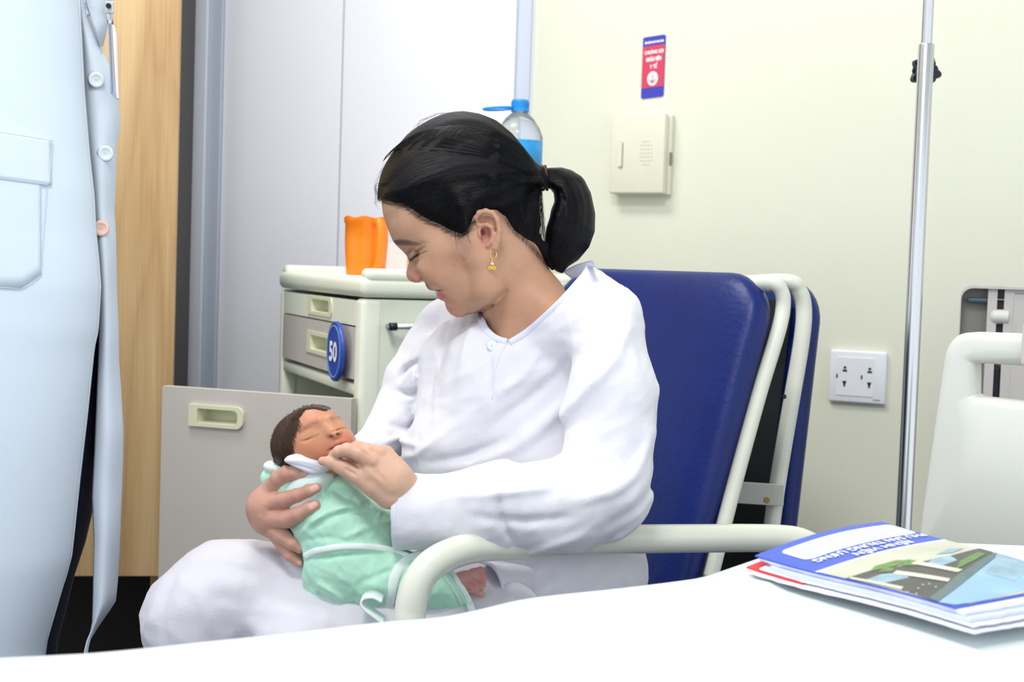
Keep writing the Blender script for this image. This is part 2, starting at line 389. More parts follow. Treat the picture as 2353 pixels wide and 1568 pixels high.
# casters
for f in (0.05, CW-0.05):
    for s in (0.05, CD-0.05):
        b = MB(); c = K+fl*f+sd*s+UP*0.035
        b.lathe([(0.001, -0.012), (0.034, -0.012), (0.034, 0.012), (0.001, 0.012)], c, frame3(fl, UP, sd), 16)
        b.box(c+UP*0.03, (0.02, 0.03, 0.04), Rc); b.build('caster', M['knob'], cab)
# towel bar on the side
y0 = pt(900, 750, 2.07); p0 = onplane(900, 751, K-fl*0.02, fl); p1 = p0+sd*0.22
b = MB(); b.tube([p0+fl*0.02, p0, p0, p1, p1, p1+fl*0.02], 0.0042, 10); b.build('towel_bar', M['chrome'], cab, smooth=True)
b = MB(); b.tube([p0-sd*0.004, p0+sd*0.008], 0.0062, 10); b.build('towel_bar_end', M['knob'], cab, smooth=True)
# open lower door, hinged at the near corner
hp = K-sd*0.012; hp.z = 0
dl = onplane(380, 900, pt(380, 900, 2.32), Vector((0, 1, 0))); dl.z = 0
dd = (dl-hp); dw = dd.length; dd.normalize(); dn = Vector((-dd.y, dd.x, 0))
if dn.y > 0: dn = -dn
Rd = frame3(dd, dn, UP); zdt = pt(380, 886, 2.32).z; zdt2 = czp(918)
zdt = (zdt+zdt2)/2
hc = (497-815)/(380-815)
ha = onplane(436, 955, hp+dn*0.01, dn); hb_ = onplane(561, 955, hp+dn*0.01, dn)
f_a = (ha-hp).dot(dd); f_b = (hb_-hp).dot(dd); fc = (f_a+f_b)/2; hw = abs(f_a-f_b); zc = ((onplane(497, 931, hp, dn)+onplane(497, 981, hp, dn))/2).z; hh = (onplane(497, 931, hp, dn)-onplane(497, 981, hp, dn)).z
b = MB(); zl0 = 0.13
for a0, a1, c0, c1 in ((0, fc-hw/2+0.004, zl0, zdt), (fc+hw/2-0.004, dw, zl0, zdt), (fc-hw/2+0.004, fc+hw/2-0.004, zl0, zc-hh/2+0.004), (fc-hw/2+0.004, fc+hw/2-0.004, zc+hh/2-0.004, zdt)):
    b.box(hp+dd*((a0+a1)/2)+UP*((c0+c1)/2), (a1-a0, 0.018, c1-c0), Rd)
dr = b.build('door', M['drawer_grey'], cab); dr['label'] = 'taupe door swung open towards the coat'
K_, fl_, sd_ = K, fl, sd
K, fl, sd = hp, dd, -dn
recess_handle(dr, fc, zc, hw, hh, base=0.009)
K, fl, sd = K_, fl_, sd_
# round number plate on the lower drawer
pc = onplane(775, 808, K-sd*0.014, sd)
Rs = frame3(fl*-1, UP, -sd)
rad_z = (onplane(775, 738, K-sd*0.014, sd)-onplane(775, 877, K-sd*0.014, sd)).z/2
ns = empty('number_plate', pc); tag(ns, 'round blue plate numbered 50 on the taupe drawer', 'sign')
b = MB(); b.lathe([(0.0005, 0), (rad_z, 0), (rad_z, 0.004), (rad_z*0.97, 0.006), (0.0005, 0.006)], pc, Rs, 48); b.build('plate', M['blue_sign'], ns, angle=40)
b = MB(); b.lathe([(rad_z*0.83, 0.0062), (rad_z*0.83, 0.0070), (rad_z*0.88, 0.0070), (rad_z*0.88, 0.0062)], pc, Rs, 48); b.build('ring', M['light_blue'], ns)
text_on('numerals', '50', lambda x, y, o: pc-fl*x+UP*(y)-sd*(0.0072+o), rad_z*0.95, rad_z*0.62, M['white_print'], ns, bold=0.0016)

# ---------------------------------------------------------------- things on the cabinet
LZ = zt-0.008
def on_lid(px, py):
    return onz(px, py, LZ)
# orange mug
mc = pt(838, 700, 2.46); mc.z = LZ; sc_ = 2.46/F
mug = empty('mug', mc); tag(mug, 'orange plastic mug with wavy rim and side handle on the cabinet', 'mug')
H = pt(838, 500, 2.46).z-LZ; R1 = 51*sc_; R2 = 45*sc_
b = MB(); t = bmesh.new(); rings = []; seg = 48
prof = [(0.001, 0), (R2*0.96, 0), (R2, 0.004), (R1*0.97, H*0.55), (R1*0.97, H*0.88), (R1*1.02, H*0.90), (R1*1.03, H), (R1*0.97, H), (R1*0.93, H*0.85), (R2*0.94, 0.006), (0.001, 0.006)]
for r, z in prof:
    rings.append([mc+Vector((r*math.cos(2*math.pi*k/seg), r*math.sin(2*math.pi*k/seg), z + (0.0016*math.sin(2*math.pi*k/seg*7) if z > H*0.95 else 0))) for k in range(seg)])
b.grid(rings, closed_u=True); b.build('body', M['orange'], mug, angle=50)
ht = Vector((0.5, -0.86, 0)).normalized()
pts_ = [mc+ht*(R1*0.95)+UP*(H*0.90), mc+ht*(R1*1.25)+UP*(H*0.93), mc+ht*(R1*1.5)+UP*(H*0.78), mc+ht*(R1*1.5)+UP*(H*0.45), mc+ht*(R1*1.3)+UP*(H*0.2), mc+ht*(R2*0.96)+UP*(H*0.1)]
b = MB(); b.tube(spl([tuple(p) for p in pts_], 6), 0.0065, 12); b.build('handle', M['orange'], mug, smooth=True)
# boxes half hidden behind her face
bc = pt(925, 600, 2.64); bc.z = LZ
bx = empty('carton', bc); tag(bx, 'small pinkish white and peach carton between the orange mug and her face', 'box')
hbx = pt(925, 560, 2.64).z-LZ
b = MB(); b.box(bc+Vector((-0.012, 0, hbx/2)), (0.045, 0.05, hbx), None, 0.001); b.build('box_body', M['pinkwhite'], bx)
b = MB(); b.box(bc+Vector((0.026, 0, hbx/2-0.002)), (0.03, 0.05, hbx-0.004), None, 0.001); b.build('box_flap', M['peach'], bx)
# water bottle
M['pet'] = mat('clear_pet', srgb(244, 248, 252), 0.08, trans=0.92, ior=1.2)
M['capblue'] = mat('sky_blue_plastic', srgb(36, 146, 226), 0.35, noise=0.03)
M['label_blue'] = mat('blue_label_film', srgb(40, 150, 215), 0.4, noise=0.3, nscale=25)
bd = 2.52; sb = bd/F
bt = pt(1190, 400, bd); bt.z = LZ+0.001
bot = empty('water_bottle', bt); tag(bot, 'clear plastic water bottle with blue cap and carrying loop behind her head', 'bottle')
def bz(py): return pt(1190, py, bd).z-LZ
hb0 = bz(256)
prof = [(0.001, 0.004), (0.036, 0), (0.043, 0.012), (0.043, bz(385)), (0.041, bz(378)), (0.041, bz(330)), (0.042, bz(322)), (0.042, bz(316)), (0.036, bz(296)), (0.026, bz(276)), (0.014, bz(262)), (0.0125, bz(256)), (0.0125, bz(250))]
b = MB(); b.lathe(prof, bt, None, 40); b.lathe([(max(r-0.0006, 0.0005), z+0.0006) for r, z in prof], bt, None, 40); b.build('bottle_body', M['pet'], bot, smooth=True)
b = MB(); b.lathe([(0.0415, bz(420)), (0.0422, bz(420)), (0.0422, bz(326)), (0.0415, bz(326))], bt, None, 40); b.build('label_sleeve', M['label_blue'], bot, smooth=True)
b = MB(); rc = 20*sb; b.lathe([(0.001, bz(232)), (rc*0.93, bz(232)), (rc, bz(236)), (rc, bz(253)), (rc*1.05, bz(254)), (rc*1.05, bz(259)), (0.001, bz(259))], bt, None, 36)
for k in range(36):
    a = 2*math.pi*k/36; b.box(bt+Vector((rc*math.cos(a), rc*math.sin(a), bz(244))), (0.0012, 0.0012, 0.010), Matrix.Rotation(a, 3, 'Z'))
b.build('cap', M['capblue'], bot)
lc = pt(1145, 251, bd-0.01); b = MB()
b.tube([lc+Vector((0.026*math.cos(a)+0.0, 0.020*math.sin(a), 0.002*math.cos(a)+0.001)) for a in np.linspace(0, 2*math.pi, 32)[:-1]], 0.0022, 8, closed=True)
b.build('carrying_loop', M['capblue'], bot, smooth=True)

# ---------------------------------------------------------------- wall fittings
def wall_frame(pxa, pya, pxb, pyb):
    a = wallp(pxa, pya); c = wallp(pxb, pyb); return a, c
# red and blue call-bell sign
sc0 = wallp(1502, 154); sw = (wallp(1528, 150)-wallp(1477, 150)).length; sh_ = (wallp(1502, 84)-wallp(1502, 225)).z
sg = empty('call_bell_sign', sc0); tag(sg, 'red and blue call bell notice with down arrow above the intercom', 'sign')
ca, sa = math.cos(math.radians(-3.5)), math.sin(math.radians(-3.5))
shear = 0.10
def SP(x, y, off): return sc0+WT*(x)+UP*(y+shear*x)+WN*off
M['sign_blue'] = mat('sign_blue', srgb(62, 66, 184), 0.4); M['sign_red'] = mat('sign_red', srgb(214, 66, 92), 0.4)
def sign_poly(name, poly, m, o0, o1, par):
    b = MB(); n = len(poly)
    b.grid([[SP(x, y, o0) for x, y in poly], [SP(x, y, o1) for x, y in poly]], closed_u=True)
    b.bm.verts.ensure_lookup_table(); b.bm.faces.new(b.bm.verts[n:2*n]); b.bm.faces.new(b.bm.verts[0:n][::-1]); return b.build(name, m, par)
sign_poly('backing', rrect(sw, sh_, sw*0.08), M['sign_blue'], 0.0, 0.003, sg)
zy = lambda py: (154-py)/(225-84)*sh_
sign_poly('red_field', [(-sw*0.495, zy(201)), (sw*0.495, zy(201)), (sw*0.495, zy(105)), (-sw*0.495, zy(105))], M['sign_red'], 0.0031, 0.0034, sg)
sign_poly('arrow_disc', [(sw*0.24*math.cos(a), zy(181)+sw*0.24*1.25*math.sin(a)) for a in np.linspace(0, 2*math.pi, 29)[:-1]], M['white_print'], 0.0035, 0.0038, sg)
ar = sw*0.018
sign_poly('arrow', [(-ar, zy(171)), (ar, zy(171)), (ar, zy(187)), (sw*0.13, zy(182)), (sw*0.13, zy(185)), (0, zy(193)), (-sw*0.13, zy(185)), (-sw*0.13, zy(182)), (-ar, zy(187))][::-1], M['sign_red'], 0.0039, 0.0041, sg)
for txt, py, w, h in (('BỆNH VIỆN PHỤ SẢN TRUNG ƯƠNG', 97, 0.84, 0.055), ('CHUÔNG GỌI', 120, 0.84, 0.085), ('NHÂN VIÊN', 135, 0.66, 0.085), ('Y TẾ', 151, 0.32, 0.095)):
    text_on('lettering', txt, lambda x, y, o, py=py: SP(x+0.02*sw, y+zy(py), 0.0037+o), sw*w, sh_*h, M['white_print'], sg, bold=0.0004)
# intercom box
ic = wallp(1480, 356); iw = (wallp(1548, 356)-wallp(1413, 356)).length*0.93; ih = (wallp(1480, 265)-wallp(1480, 450)).z
itc = empty('nurse_call_intercom', ic); tag(itc, 'ivory nurse call box with speaker holes and a slim button on the cream wall', 'intercom')
def IP(x, z, o): return ic+WT*x+UP*z+WN*o
ith = 0.034
b = MB(); b.box(IP(0.003, -0.001, 0.008), (iw+0.002, 0.016, ih), Rw, 0.004, 3); b.build('back_shell', M['intercom'], itc, angle=40)
b = MB(); b.box(IP(-0.001, 0, 0.016+0.011), (iw-0.002, 0.021, ih-0.002), Rw, 0.004, 3); b.build('front_cover', M['intercom'], itc, angle=40)
b = MB(); b.prism(rrect(0.010, ih*0.33, 0.005), IP(-iw*0.30, -ih*0.02, 0.0385), frame3(WT, UP, WN), 0.002); b.build('button_well', M['intercom_d'], itc)
b = MB(); b.prism(rrect(0.008, ih*0.31, 0.004), IP(-iw*0.305, -ih*0.015, 0.040), frame3(WT, UP, WN), 0.003, 0.001); b.build('call_button', M['intercom'], itc)
b = MB()
for r_ in range(7):
    for c_ in range(5):
        if r_ in (0, 6) and c_ in (0, 4): continue
        b.prism([(0.0012*math.cos(a), 0.0012*math.sin(a)) for a in np.linspace(0, 2*math.pi, 9)[:-1]], IP(iw*0.16+(c_-2)*0.0058, ih*0.0+(3-r_)*0.0078, 0.0378), frame3(WT, UP, WN), 0.0006)
b.build('speaker_holes', M['intercom_d'], itc)
b = MB(); b.box(IP(iw/2+0.003, -ih*0.06, 0.012), (0.004, 0.008, ih*0.16), Rw); b.build('side_slot', M['hb_dark'], itc)
# double wall socket
so = wallp(1973, 866); sow = (wallp(2036, 866)-wallp(1907, 866)).length; soh = (wallp(1973, 805)-wallp(1973, 925)).z
sk = empty('wall_socket', so); tag(sk, 'white double power socket on the cream wall beside the blue chairs', 'socket')
def KP(x, z, o): return so+WT*x+UP*z+WN*o
b = MB(); b.box(KP(0, 0, 0.006), (sow, 0.012, soh), Rw, 0.004, 3); b.build('face_plate', M['socket'], sk, angle=40)
b = MB(); b.box(KP(-0.004, 0, 0.0122), (sow*0.66, 0.0022, soh*0.74), Rw, 0.0008); b.build('socket_module', M['socket'], sk)
for cx_ in (-0.030, 0.018):
    for kind in ('a', 'b', 'c'):
        b = MB(); Rk = frame3(WT, UP, WN)
        if kind == 'a':
            b.prism([(0.0028*math.cos(a), 0.0028*math.sin(a)) for a in np.linspace(0, 2*math.pi, 11)[:-1]], KP(cx_+0.006, 0.017, 0.0135), Rk, 0.0006); b.box(KP(cx_+0.006, 0.011, 0.0135), (0.0085, 0.0006, 0.004), Rw)
        if kind == 'b': b.prism([(-0.0042, 0.005), (0.0042, 0.005), (0.0018, -0.002), (0.0016, -0.006), (-0.0016, -0.006), (-0.0018, -0.002)], KP(cx_+0.006, -0.014, 0.0135), Rk, 0.0006)
        if kind == 'c': b.box(KP(cx_-0.009, 0.000, 0.0135), (0.0028, 0.0006, 0.008), Rw)
        b.build('socket_hole', M['black'], sk)
b = MB(); b.box(KP(sow*0.36, -soh*0.42, 0.0123), (0.014, 0.0003, 0.0022), Rw); b.build('small_mark', M['hb_dark'], sk)
# a few nicks in the paint are left to the wall material

# ---------------------------------------------------------------- drip stand
pd_ = 2.12
pb_ = pt(2091, 900, pd_); px_, py_ = pb_.x, pb_.y
st = empty('drip_stand', (px_, py_, 0)); tag(st, 'steel drip stand with a black lobed knob beside the bed head', 'drip stand')
zj = pt(2124, 108, pd_).z; sp_ = pd_/F
V2 = lambda z: Vector((px_, py_, z))
rr_ = 18*sp_
b = MB(); b.lathe([(rr_, 0.08), (rr_, zj-0.002), (rr_*0.92, zj), (rr_*0.7, zj)], V2(0), None, 28); b.build('lower_tube', M['chrome'], st, angle=40)
b = MB(); b.lathe([(rr_*0.69, zj-0.05), (rr_*0.69, 2.0), (0.001, 2.0)], V2(0), None, 28); b.build('upper_tube', M['chrome'], st, angle=40)
kc = pt(2126, 167, pd_+0.03)
b = MB(); poly = []
for k in range(60):
    a = 2*math.pi*k/60; r = 0.0205+0.0052*math.cos(5*a+0.4); poly.append((r*math.cos(a), r*math.sin(a)))
b.prism(poly, kc, frame3(Vector((1, 0.25, 0)).normalized(), UP, Vector((0.25, -1, 0)).normalized()), 0.014, 0.003); kn = b.build('clamp_knob', M['knob'], st, angle=40)
b = MB(); b.tube([kc, V2(kc.z)], 0.005, 10); b.build('clamp_screw', M['chrome'], st)
for k in range(5):
    a = 2*math.pi*k/5; e = V2(0.06)+Vector((0.26*math.cos(a), 0.26*math.sin(a), -0.01))
    b = MB(); b.tube([V2(0.09), e], 0.012, 10); b.build('leg', M['chrome'], st, smooth=True)
    b = MB(); b.lathe([(0.001, -0.01), (0.025, -0.01), (0.025, 0.01), (0.001, 0.01)], e-UP*0.025, frame3(Vector((0, 0, 1)), Vector((math.cos(a), math.sin(a), 0)), Vector((-math.sin(a), math.cos(a), 0))), 14); b.build('caster', M['knob'], st)
for sgn in (-1, 1):
    b = MB(); b.tube(spl([tuple(V2(1.99)), tuple(V2(2.02)+Vector((0.05*sgn, 0, 0))), tuple(V2(1.98)+Vector((0.09*sgn, 0, 0))), tuple(V2(2.0)+Vector((0.11*sgn, 0, 0)))], 5), 0.004, 8); b.build('hook', M['chrome'], st)

# ---------------------------------------------------------------- blue chairs
CF = Vector((-0.75, -0.66, 0)).normalized()      # the way the chair faces
CS = Vector((0.66, -0.75, 0)).normalized()       # towards the near side
def pad_mesh(tr, width, height, th, lean_px, corner_r=0.07, crown=0.012, mirror=1):
    """padded back: tr = near top corner, spans -CS, hangs down along dn"""
    dn = lean_px.normalized(); nrm = CS.cross(dn).normalized()
    if nrm.dot(CF) < 0: nrm = -nrm
    nx, nz = 36, 44; rows = []
    front = []; back = []
    def shape(i, j):
        u = i/nx; v = j/nz; return u, v
    b = MB()
    poly = rrect(width, height, corner_r, 8)
    # concentric shells from rim to middle give a soft pillow edge
    levels = [(0.0, -th/2+0.004), (0.004, -th/2), (0.05, -th/2-0.0)]
    ctr = tr-CS*width/2+dn*height/2
    def ring(inset, off):
        w2, h2 = width-2*inset, height-2*inset; r = max(corner_r-inset*0.6, 0.01)
        return [ctr+CS*x-dn*y+nrm*off for x, y in rrect(w2, h2, min(r, w2/2.01, h2/2.01), 8)]
    rings = [ring(0.03, -th/2), ring(0.008, -th/2), ring(0.001, -th/2+0.008), ring(0.0, -th*0.15), ring(0.0, th*0.15), ring(0.003, th*0.32), ring(0.010, th*0.44), ring(0.022, th*0.52), ring(0.045, th*0.58), ring(0.08, th*0.62), ring(0.13, th*0.65)]
    b.grid(rings, closed_u=True); n = len(rings[0]); b.bm.verts.ensure_lookup_table()
    b.bm.faces.new(b.bm.verts[0:n]); b.bm.faces.new(b.bm.verts[-n:])
    return b, dn, nrm, ctr
tr1 = pt(1782, 634, 1.96); bl1 = pt(1618, 1250, 1.885)
dn1 = (bl1-tr1)
ch = empty('armchair', pt(1400, 1400, 1.8)-UP*0.4); tag(ch, 'blue vinyl armchair with cream tube frame that the mother sits in', 'chair')
ch.location.z = 0; ch.matrix_world = Matrix.Translation(ch.location)
b, dnv, nv, ctr1 = pad_mesh(tr1, 0.41, dn1.length+0.13, 0.045, dn1)
b.build('backrest', M['vinyl'], ch, smooth=True)
def tb(name, pl, r, par, m=None, n=7):
    b = MB(); b.tube(spl([tuple(p) for p in pl], n), r, 16); return b.build(name, m or M['tube'], par, smooth=True)
fb = -nv*0.028
frame_pts = [pt(1740, 655, 1.970)-CS*0.03-nv*0.01, pt(1772, 650, 1.970), pt(1796, 672, 1.970), pt(1799, 710, 1.970), pt(1786, 770, 1.960), pt(1745, 905, 1.940), pt(1686, 1120, 1.910), pt(1655, 1240, 1.890), pt(1632, 1330, 1.880)]
tb('back_frame', frame_pts, 0.0105, ch)
tb('back_frame', [p-CS*0.44 for p in frame_pts[2:]], 0.0105, ch)
tb('back_frame', [frame_pts[1]+CS*0.0, frame_pts[1]-CS*0.06-UP*0.010, frame_pts[1]-CS*0.12-UP*0.014, frame_pts[1]-CS*0.37-UP*0.014], 0.0105, ch)
# arm loops
arm = [pt(1905, 1330, 1.72), pt(1895, 1285, 1.71), pt(1850, 1250, 1.70), pt(1780, 1238, 1.69), pt(1600, 1238, 1.65), pt(1400, 1241, 1.605), pt(1200, 1252, 1.565), pt(1110, 1256, 1.54), pt(1045, 1270, 1.515), pt(990, 1300, 1.495), pt(957, 1345, 1.485), pt(943, 1405, 1.48), pt(940, 1480, 1.478)]
foot = arm[-1].copy(); foot.z = 0.02
armo = tb('armrest', arm+[foot+UP*0.34, foot+UP*0.2, foot], 0.0168, ch)
arm2 = [p-CS*0.52-CF*0.26 for p in arm]; foot2 = foot-CS*0.52-CF*0.26
tb('armrest', arm2+[foot2+UP*0.34, foot2+UP*0.2, foot2], 0.0168, ch)
back_foot = arm[0].copy(); back_foot.z = 0.02
tb('rear_leg', [arm[0], back_foot+UP*0.3, back_foot], 0.0168, ch, n=3); tb('rear_leg', [arm[0]-CS*0.56, back_foot-CS*0.56+UP*0.3, back_foot-CS*0.56], 0.0168, ch, n=3)
# seat
sc1 = pt(1300, 1480, 1.80); sc1.z = 0.36
b = MB(); b.box(sc1, (0.50, 0.50, 0.06), frame3(CF, CS, UP), 0.02, 3); b.build('seat', M['vinyl'], ch, angle=60)
b = MB(); b.box(sc1-UP*0.045, (0.52, 0.03, 0.03), frame3(CS, CF, UP), 0.004); b.build('seat_rail', M['tube'], ch)
# second chair behind, its back turned to the wall
ch2 = empty('folding_chair', pt(1700, 1300, 2.2)); ch2.location.z = 0; ch2.matrix_world = Matrix.Translation(ch2.location)
tag(ch2, 'second blue chair with cream tube frame, pushed against the wall behind the armchair', 'chair')
tr2 = pt(1888, 642, 2.26); bl2 = pt(1818, 1260, 2.19); dn2 = bl2-tr2
b, dnv2, nv2, c2 = pad_mesh(tr2, 0.46, dn2.length+0.12, 0.036, dn2)
b.build('backrest', M['vinyl'], ch2, smooth=True)
f2 = [pt(1752, 655, 2.170)-CS*0.05, pt(1808, 648, 2.170), pt(1836, 668, 2.170), pt(1847, 712, 2.170), pt(1841, 790, 2.160), pt(1812, 960, 2.140), pt(1787, 1110, 2.120), pt(1772, 1220, 2.110), pt(1756, 1330, 2.100)]
tb('back_frame', f2, 0.0125, ch2); tb('back_frame', [p-CS*0.47 for p in f2[2:]], 0.0125, ch2)
tb('back_frame', [f2[1], f2[1]-CS*0.06-UP*0.008, f2[1]-CS*0.12-UP*0.016, f2[1]-CS*0.42-UP*0.016], 0.0125, ch2)
b = MB(); b.box(pt(1742, 1135, 2.10), (0.075, 0.006, 0.032), frame3(Vector((0.98, -0.2, 0)).normalized(), Vector((0.2, 0.98, 0)).normalized(), UP), 0.001); b.build('brace_plate', M['tube'], ch2)
b = MB(); b.box(c2+nv2*0.030+dnv2*0.05, (0.40, 0.004, 0.56), frame3(CS, nv2, dnv2)); b.build('gap_shade', M['black'], ch2)  # black sheet standing in for the shade between the chair backs
for q_ in (pt(1802, 912, 2.058), ):
    b = MB(); b.lathe([(0.0005, 0.0), (0.0035, 0.0), (0.003, 0.002), (0.0005, 0.002)], q_, frame3(Vector((1, 0, 0)), UP, Vector((0, -1, 0))), 10); b.build('screw', M['black'], ch2)
for q_ in (pt(1762, 1150, 2.035), ):
    b = MB(); b.lathe([(0.0005, 0.0), (0.005, 0.0), (0.004, 0.002), (0.0005, 0.002)], q_, frame3(Vector((1, 0, 0)), UP, Vector((0, -1, 0))), 10); b.build('screw', M['rust'], ch2)
b = MB(); b.box(c2+dnv2*0.56+nv2*0.02, (0.40, 0.05, 0.30), frame3(CS, nv2, dnv2), 0.018, 3); b.build('seat', M['vinyl'], ch2, angle=60)
for c_ in (0.02, -0.44):
    for k_ in (0.0, 0.07):
        p = f2[-1]+CS*(c_ if c_ < 0 else 0)-CF*k_; b = MB(); b.tube([p, Vector((p.x, p.y, 0.01))], 0.0125, 12); b.build('leg', M['tube'], ch2, smooth=True)

# ---------------------------------------------------------------- bed in the foreground
BZ = 0.64
bed = empty('hospital_bed', (0.3, 1.0, 0)); tag(bed, 'hospital bed with a smooth white sheet filling the foreground', 'bed')
edge = [(-420, 1512), (-150, 1500), (0, 1491), (108, 1486), (201, 1481), (314, 1471), (490, 1452), (680, 1433), (857, 1413), (985, 1402), (1076, 1386), (1200, 1360), (1400, 1338), (1540, 1322), (1600, 1312), (1664, 1291), (1734, 1268), (1792, 1249), (1837, 1236), (1872, 1228), (1907, 1226)]
es = spl(edge, 6)
E = [onz(p[0], p[1], BZ) for p in es]
last = E[-1]; dirr = Vector((0.80, -0.02, 0))
E = E+[last+dirr*0.05*k for k in range(1, 12)]
inw = Vector((0.62, -0.79, 0)).normalized()
rows = []
def wob(x, y): return 0.0010*math.sin(7*x+5*y)+0.0007*math.sin(19*x-11*y+1)+0.0006*math.sin(31*x+23*y)-0.001
prof = [(-0.012, -0.26), (-0.014, -0.2), (-0.012, -0.10), (-0.010, -0.045), (-0.006, -0.022), (0.0, -0.010), (0.010, -0.0035), (0.025, -0.0008), (0.05, 0)]+[(0.05+0.85*(k/34), 0) for k in range(1, 35)]
for ins, dz in prof:
    row = []
    for i, p in enumerate(E):
        q = p+inw*ins+UP*dz
        ridge = 0.004*math.exp(-((ins-0.085-0.02*math.sin(i*0.05))/0.02)**2)
        q.z += (wob(q.x, q.y)+ridge) * min(1, max(0, ins/0.05)); row.append(q)
    rows.append(row)
b = MB(); b.grid(rows); b.build('sheet', M['sheet'], bed, smooth=True)
mid = (E[0]+E[-1])/2
edir = Vector((0.79, 0.62, 0)).normalized()
bc_ = Vector((0.38, 0.93, 0))
Rb = frame3(edir, inw, UP)
b = MB(); b.box(Vector((0.16, 0.80, 0.38))+inw*0.10, (1.5, 0.62, 0.05), Rb, 0.006); b.build('bed_deck', M['frame_metal'], bed)
for a_ in (-0.7, 0.45):
    for c_ in (-0.15, 0.35):
        p = Vector((0.16, 0.80, 0))+edir*a_+inw*c_; b = MB(); b.tube([p+UP*0.36, p+UP*0.08], 0.02, 12); b.build('leg', M['frame_metal'], bed, smooth=True)
        b = MB(); b.lathe([(0.001, -0.015), (0.05, -0.015), (0.05, 0.015), (0.001, 0.015)], p+UP*0.05, frame3(edir, UP, inw), 18); b.build('caster', M['knob'], bed)

# ---------------------------------------------------------------- head boards
def board(name, outline_px, p0, n, th, m, par, hole=None, hole_m=None, bev=0.006):
    tx = Vector((0, 0, 1)).cross(n).normalized(); ori = Vector(p0)
    loc = lambda px, py: ((onplane(px, py, p0, n)-ori).dot(tx), (onplane(px, py, p0, n)-ori).z)
    poly = [loc(x, y) for x, y in outline_px]
    return poly, tx, ori, loc
hn = Vector((-0.53, -0.85, 0)).normalized()
hp0 = pt(2160, 900, 1.72)
hbd = empty('headboard', (hp0.x+0.3, hp0.y-0.15, 0)); tag(hbd, 'grey white moulded headboard with a hand slot, nearest at the right edge', 'headboard')
outl = spl([(2105, 1290), (2112, 1215), (2135, 1040), (2150, 930), (2160, 860), (2168, 815), (2183, 785), (2206, 768), (2235, 764)], 4)
outl = [tuple(p) for p in outl]+[(2353, 768), (2520, 775), (2520, 1330)]
slot = [(2238, 838), (2238, 908), (2248, 914), (2353, 926), (2440, 934), (2440, 846), (2353, 842), (2248, 836)]
tx = UP.cross(hn).normalized()
if tx.x < 0: tx = -tx
loc = lambda px, py: ((onplane(px, py, hp0, hn)-hp0).dot(tx), (onplane(px, py, hp0, hn)-hp0).z)
def holed_board(outline, hole, th, m, par, name='panel', origin=hp0, nn=hn, lc=loc, txx=tx, bev=0.008):
    """plate with an opening; outline and hole are resampled by angle round the hole centre"""
    po = [lc(*p) for p in outline]; ph = [lc(*p) for p in hole]
    hc = (sum(p[0] for p in ph)/len(ph), sum(p[1] for p in ph)/len(ph))
    def cast(poly, a):
        best = None; dx, dy = math.cos(a), math.sin(a)
        for i in range(len(poly)):
            x1, y1 = poly[i][0]-hc[0], poly[i][1]-hc[1]; x2, y2 = poly[(i+1) % len(poly)][0]-hc[0], poly[(i+1) % len(poly)][1]-hc[1]
            den = dx*(y2-y1)-dy*(x2-x1)
            if abs(den) < 1e-12: continue
            t = (x1*(y2-y1)-y1*(x2-x1))/den; u = (x1*dy-y1*dx)/den
            if t > 0 and -1e-6 <= u <= 1+1e-6 and (best is None or t > best): best = t
        return (hc[0]+dx*best, hc[1]+dy*best)
    angs = sorted(set([round(2*math.pi*k/90, 5) for k in range(90)]+[round(math.atan2(p[1]-hc[1], p[0]-hc[0]) % (2*math.pi), 5) for p in po+ph]))
    O = [cast(po, a) for a in angs]; I = [cast(ph, a) for a in angs]
    W3 = lambda p, o: origin+txx*p[0]+UP*p[1]+nn*o
    def lerp(f): return [(i[0]+(o[0]-i[0])*f, i[1]+(o[1]-i[1])*f) for i, o in zip(I, O)]
    def grow(P, e): return [(hc[0]+(p[0]-hc[0])*(1+e/max(1e-3, math.hypot(p[0]-hc[0], p[1]-hc[1]))), hc[1]+(p[1]-hc[1])*(1+e/max(1e-3, math.hypot(p[0]-hc[0], p[1]-hc[1])))) for p in P]
    rings = [[W3(p, -th) for p in I], [W3(p, -0.012) for p in I], [W3(p, -0.004) for p in grow(I, 0.003)], [W3(p, 0) for p in grow(I, 0.010)], [W3(p, 0) for p in lerp(0.5)], [W3(p, 0) for p in grow(O, -bev*1.4)], [W3(p, -bev*0.3) for p in grow(O, -bev*0.4)], [W3(p, -bev) for p in O], [W3(p, -th) for p in O], [W3(p, -th) for p in I]]
    b = MB(); b.grid(rings, closed_u=True); bmesh.ops.remove_doubles(b.bm, verts=b.bm.verts, dist=1e-6)
    return b.build(name, m, par, angle=45)
holed_board(outl, slot, 0.035, M['hb'], hbd)
capc = onplane(2352, 800, hp0+hn*0.004, hn)
b = MB(); b.box(capc+tx*0.016+UP*0.004-hn*0.005, (0.034, 0.03, 0.050), frame3(tx, hn, UP), 0.004); b.build('corner_cap', M['hb2'], hbd)
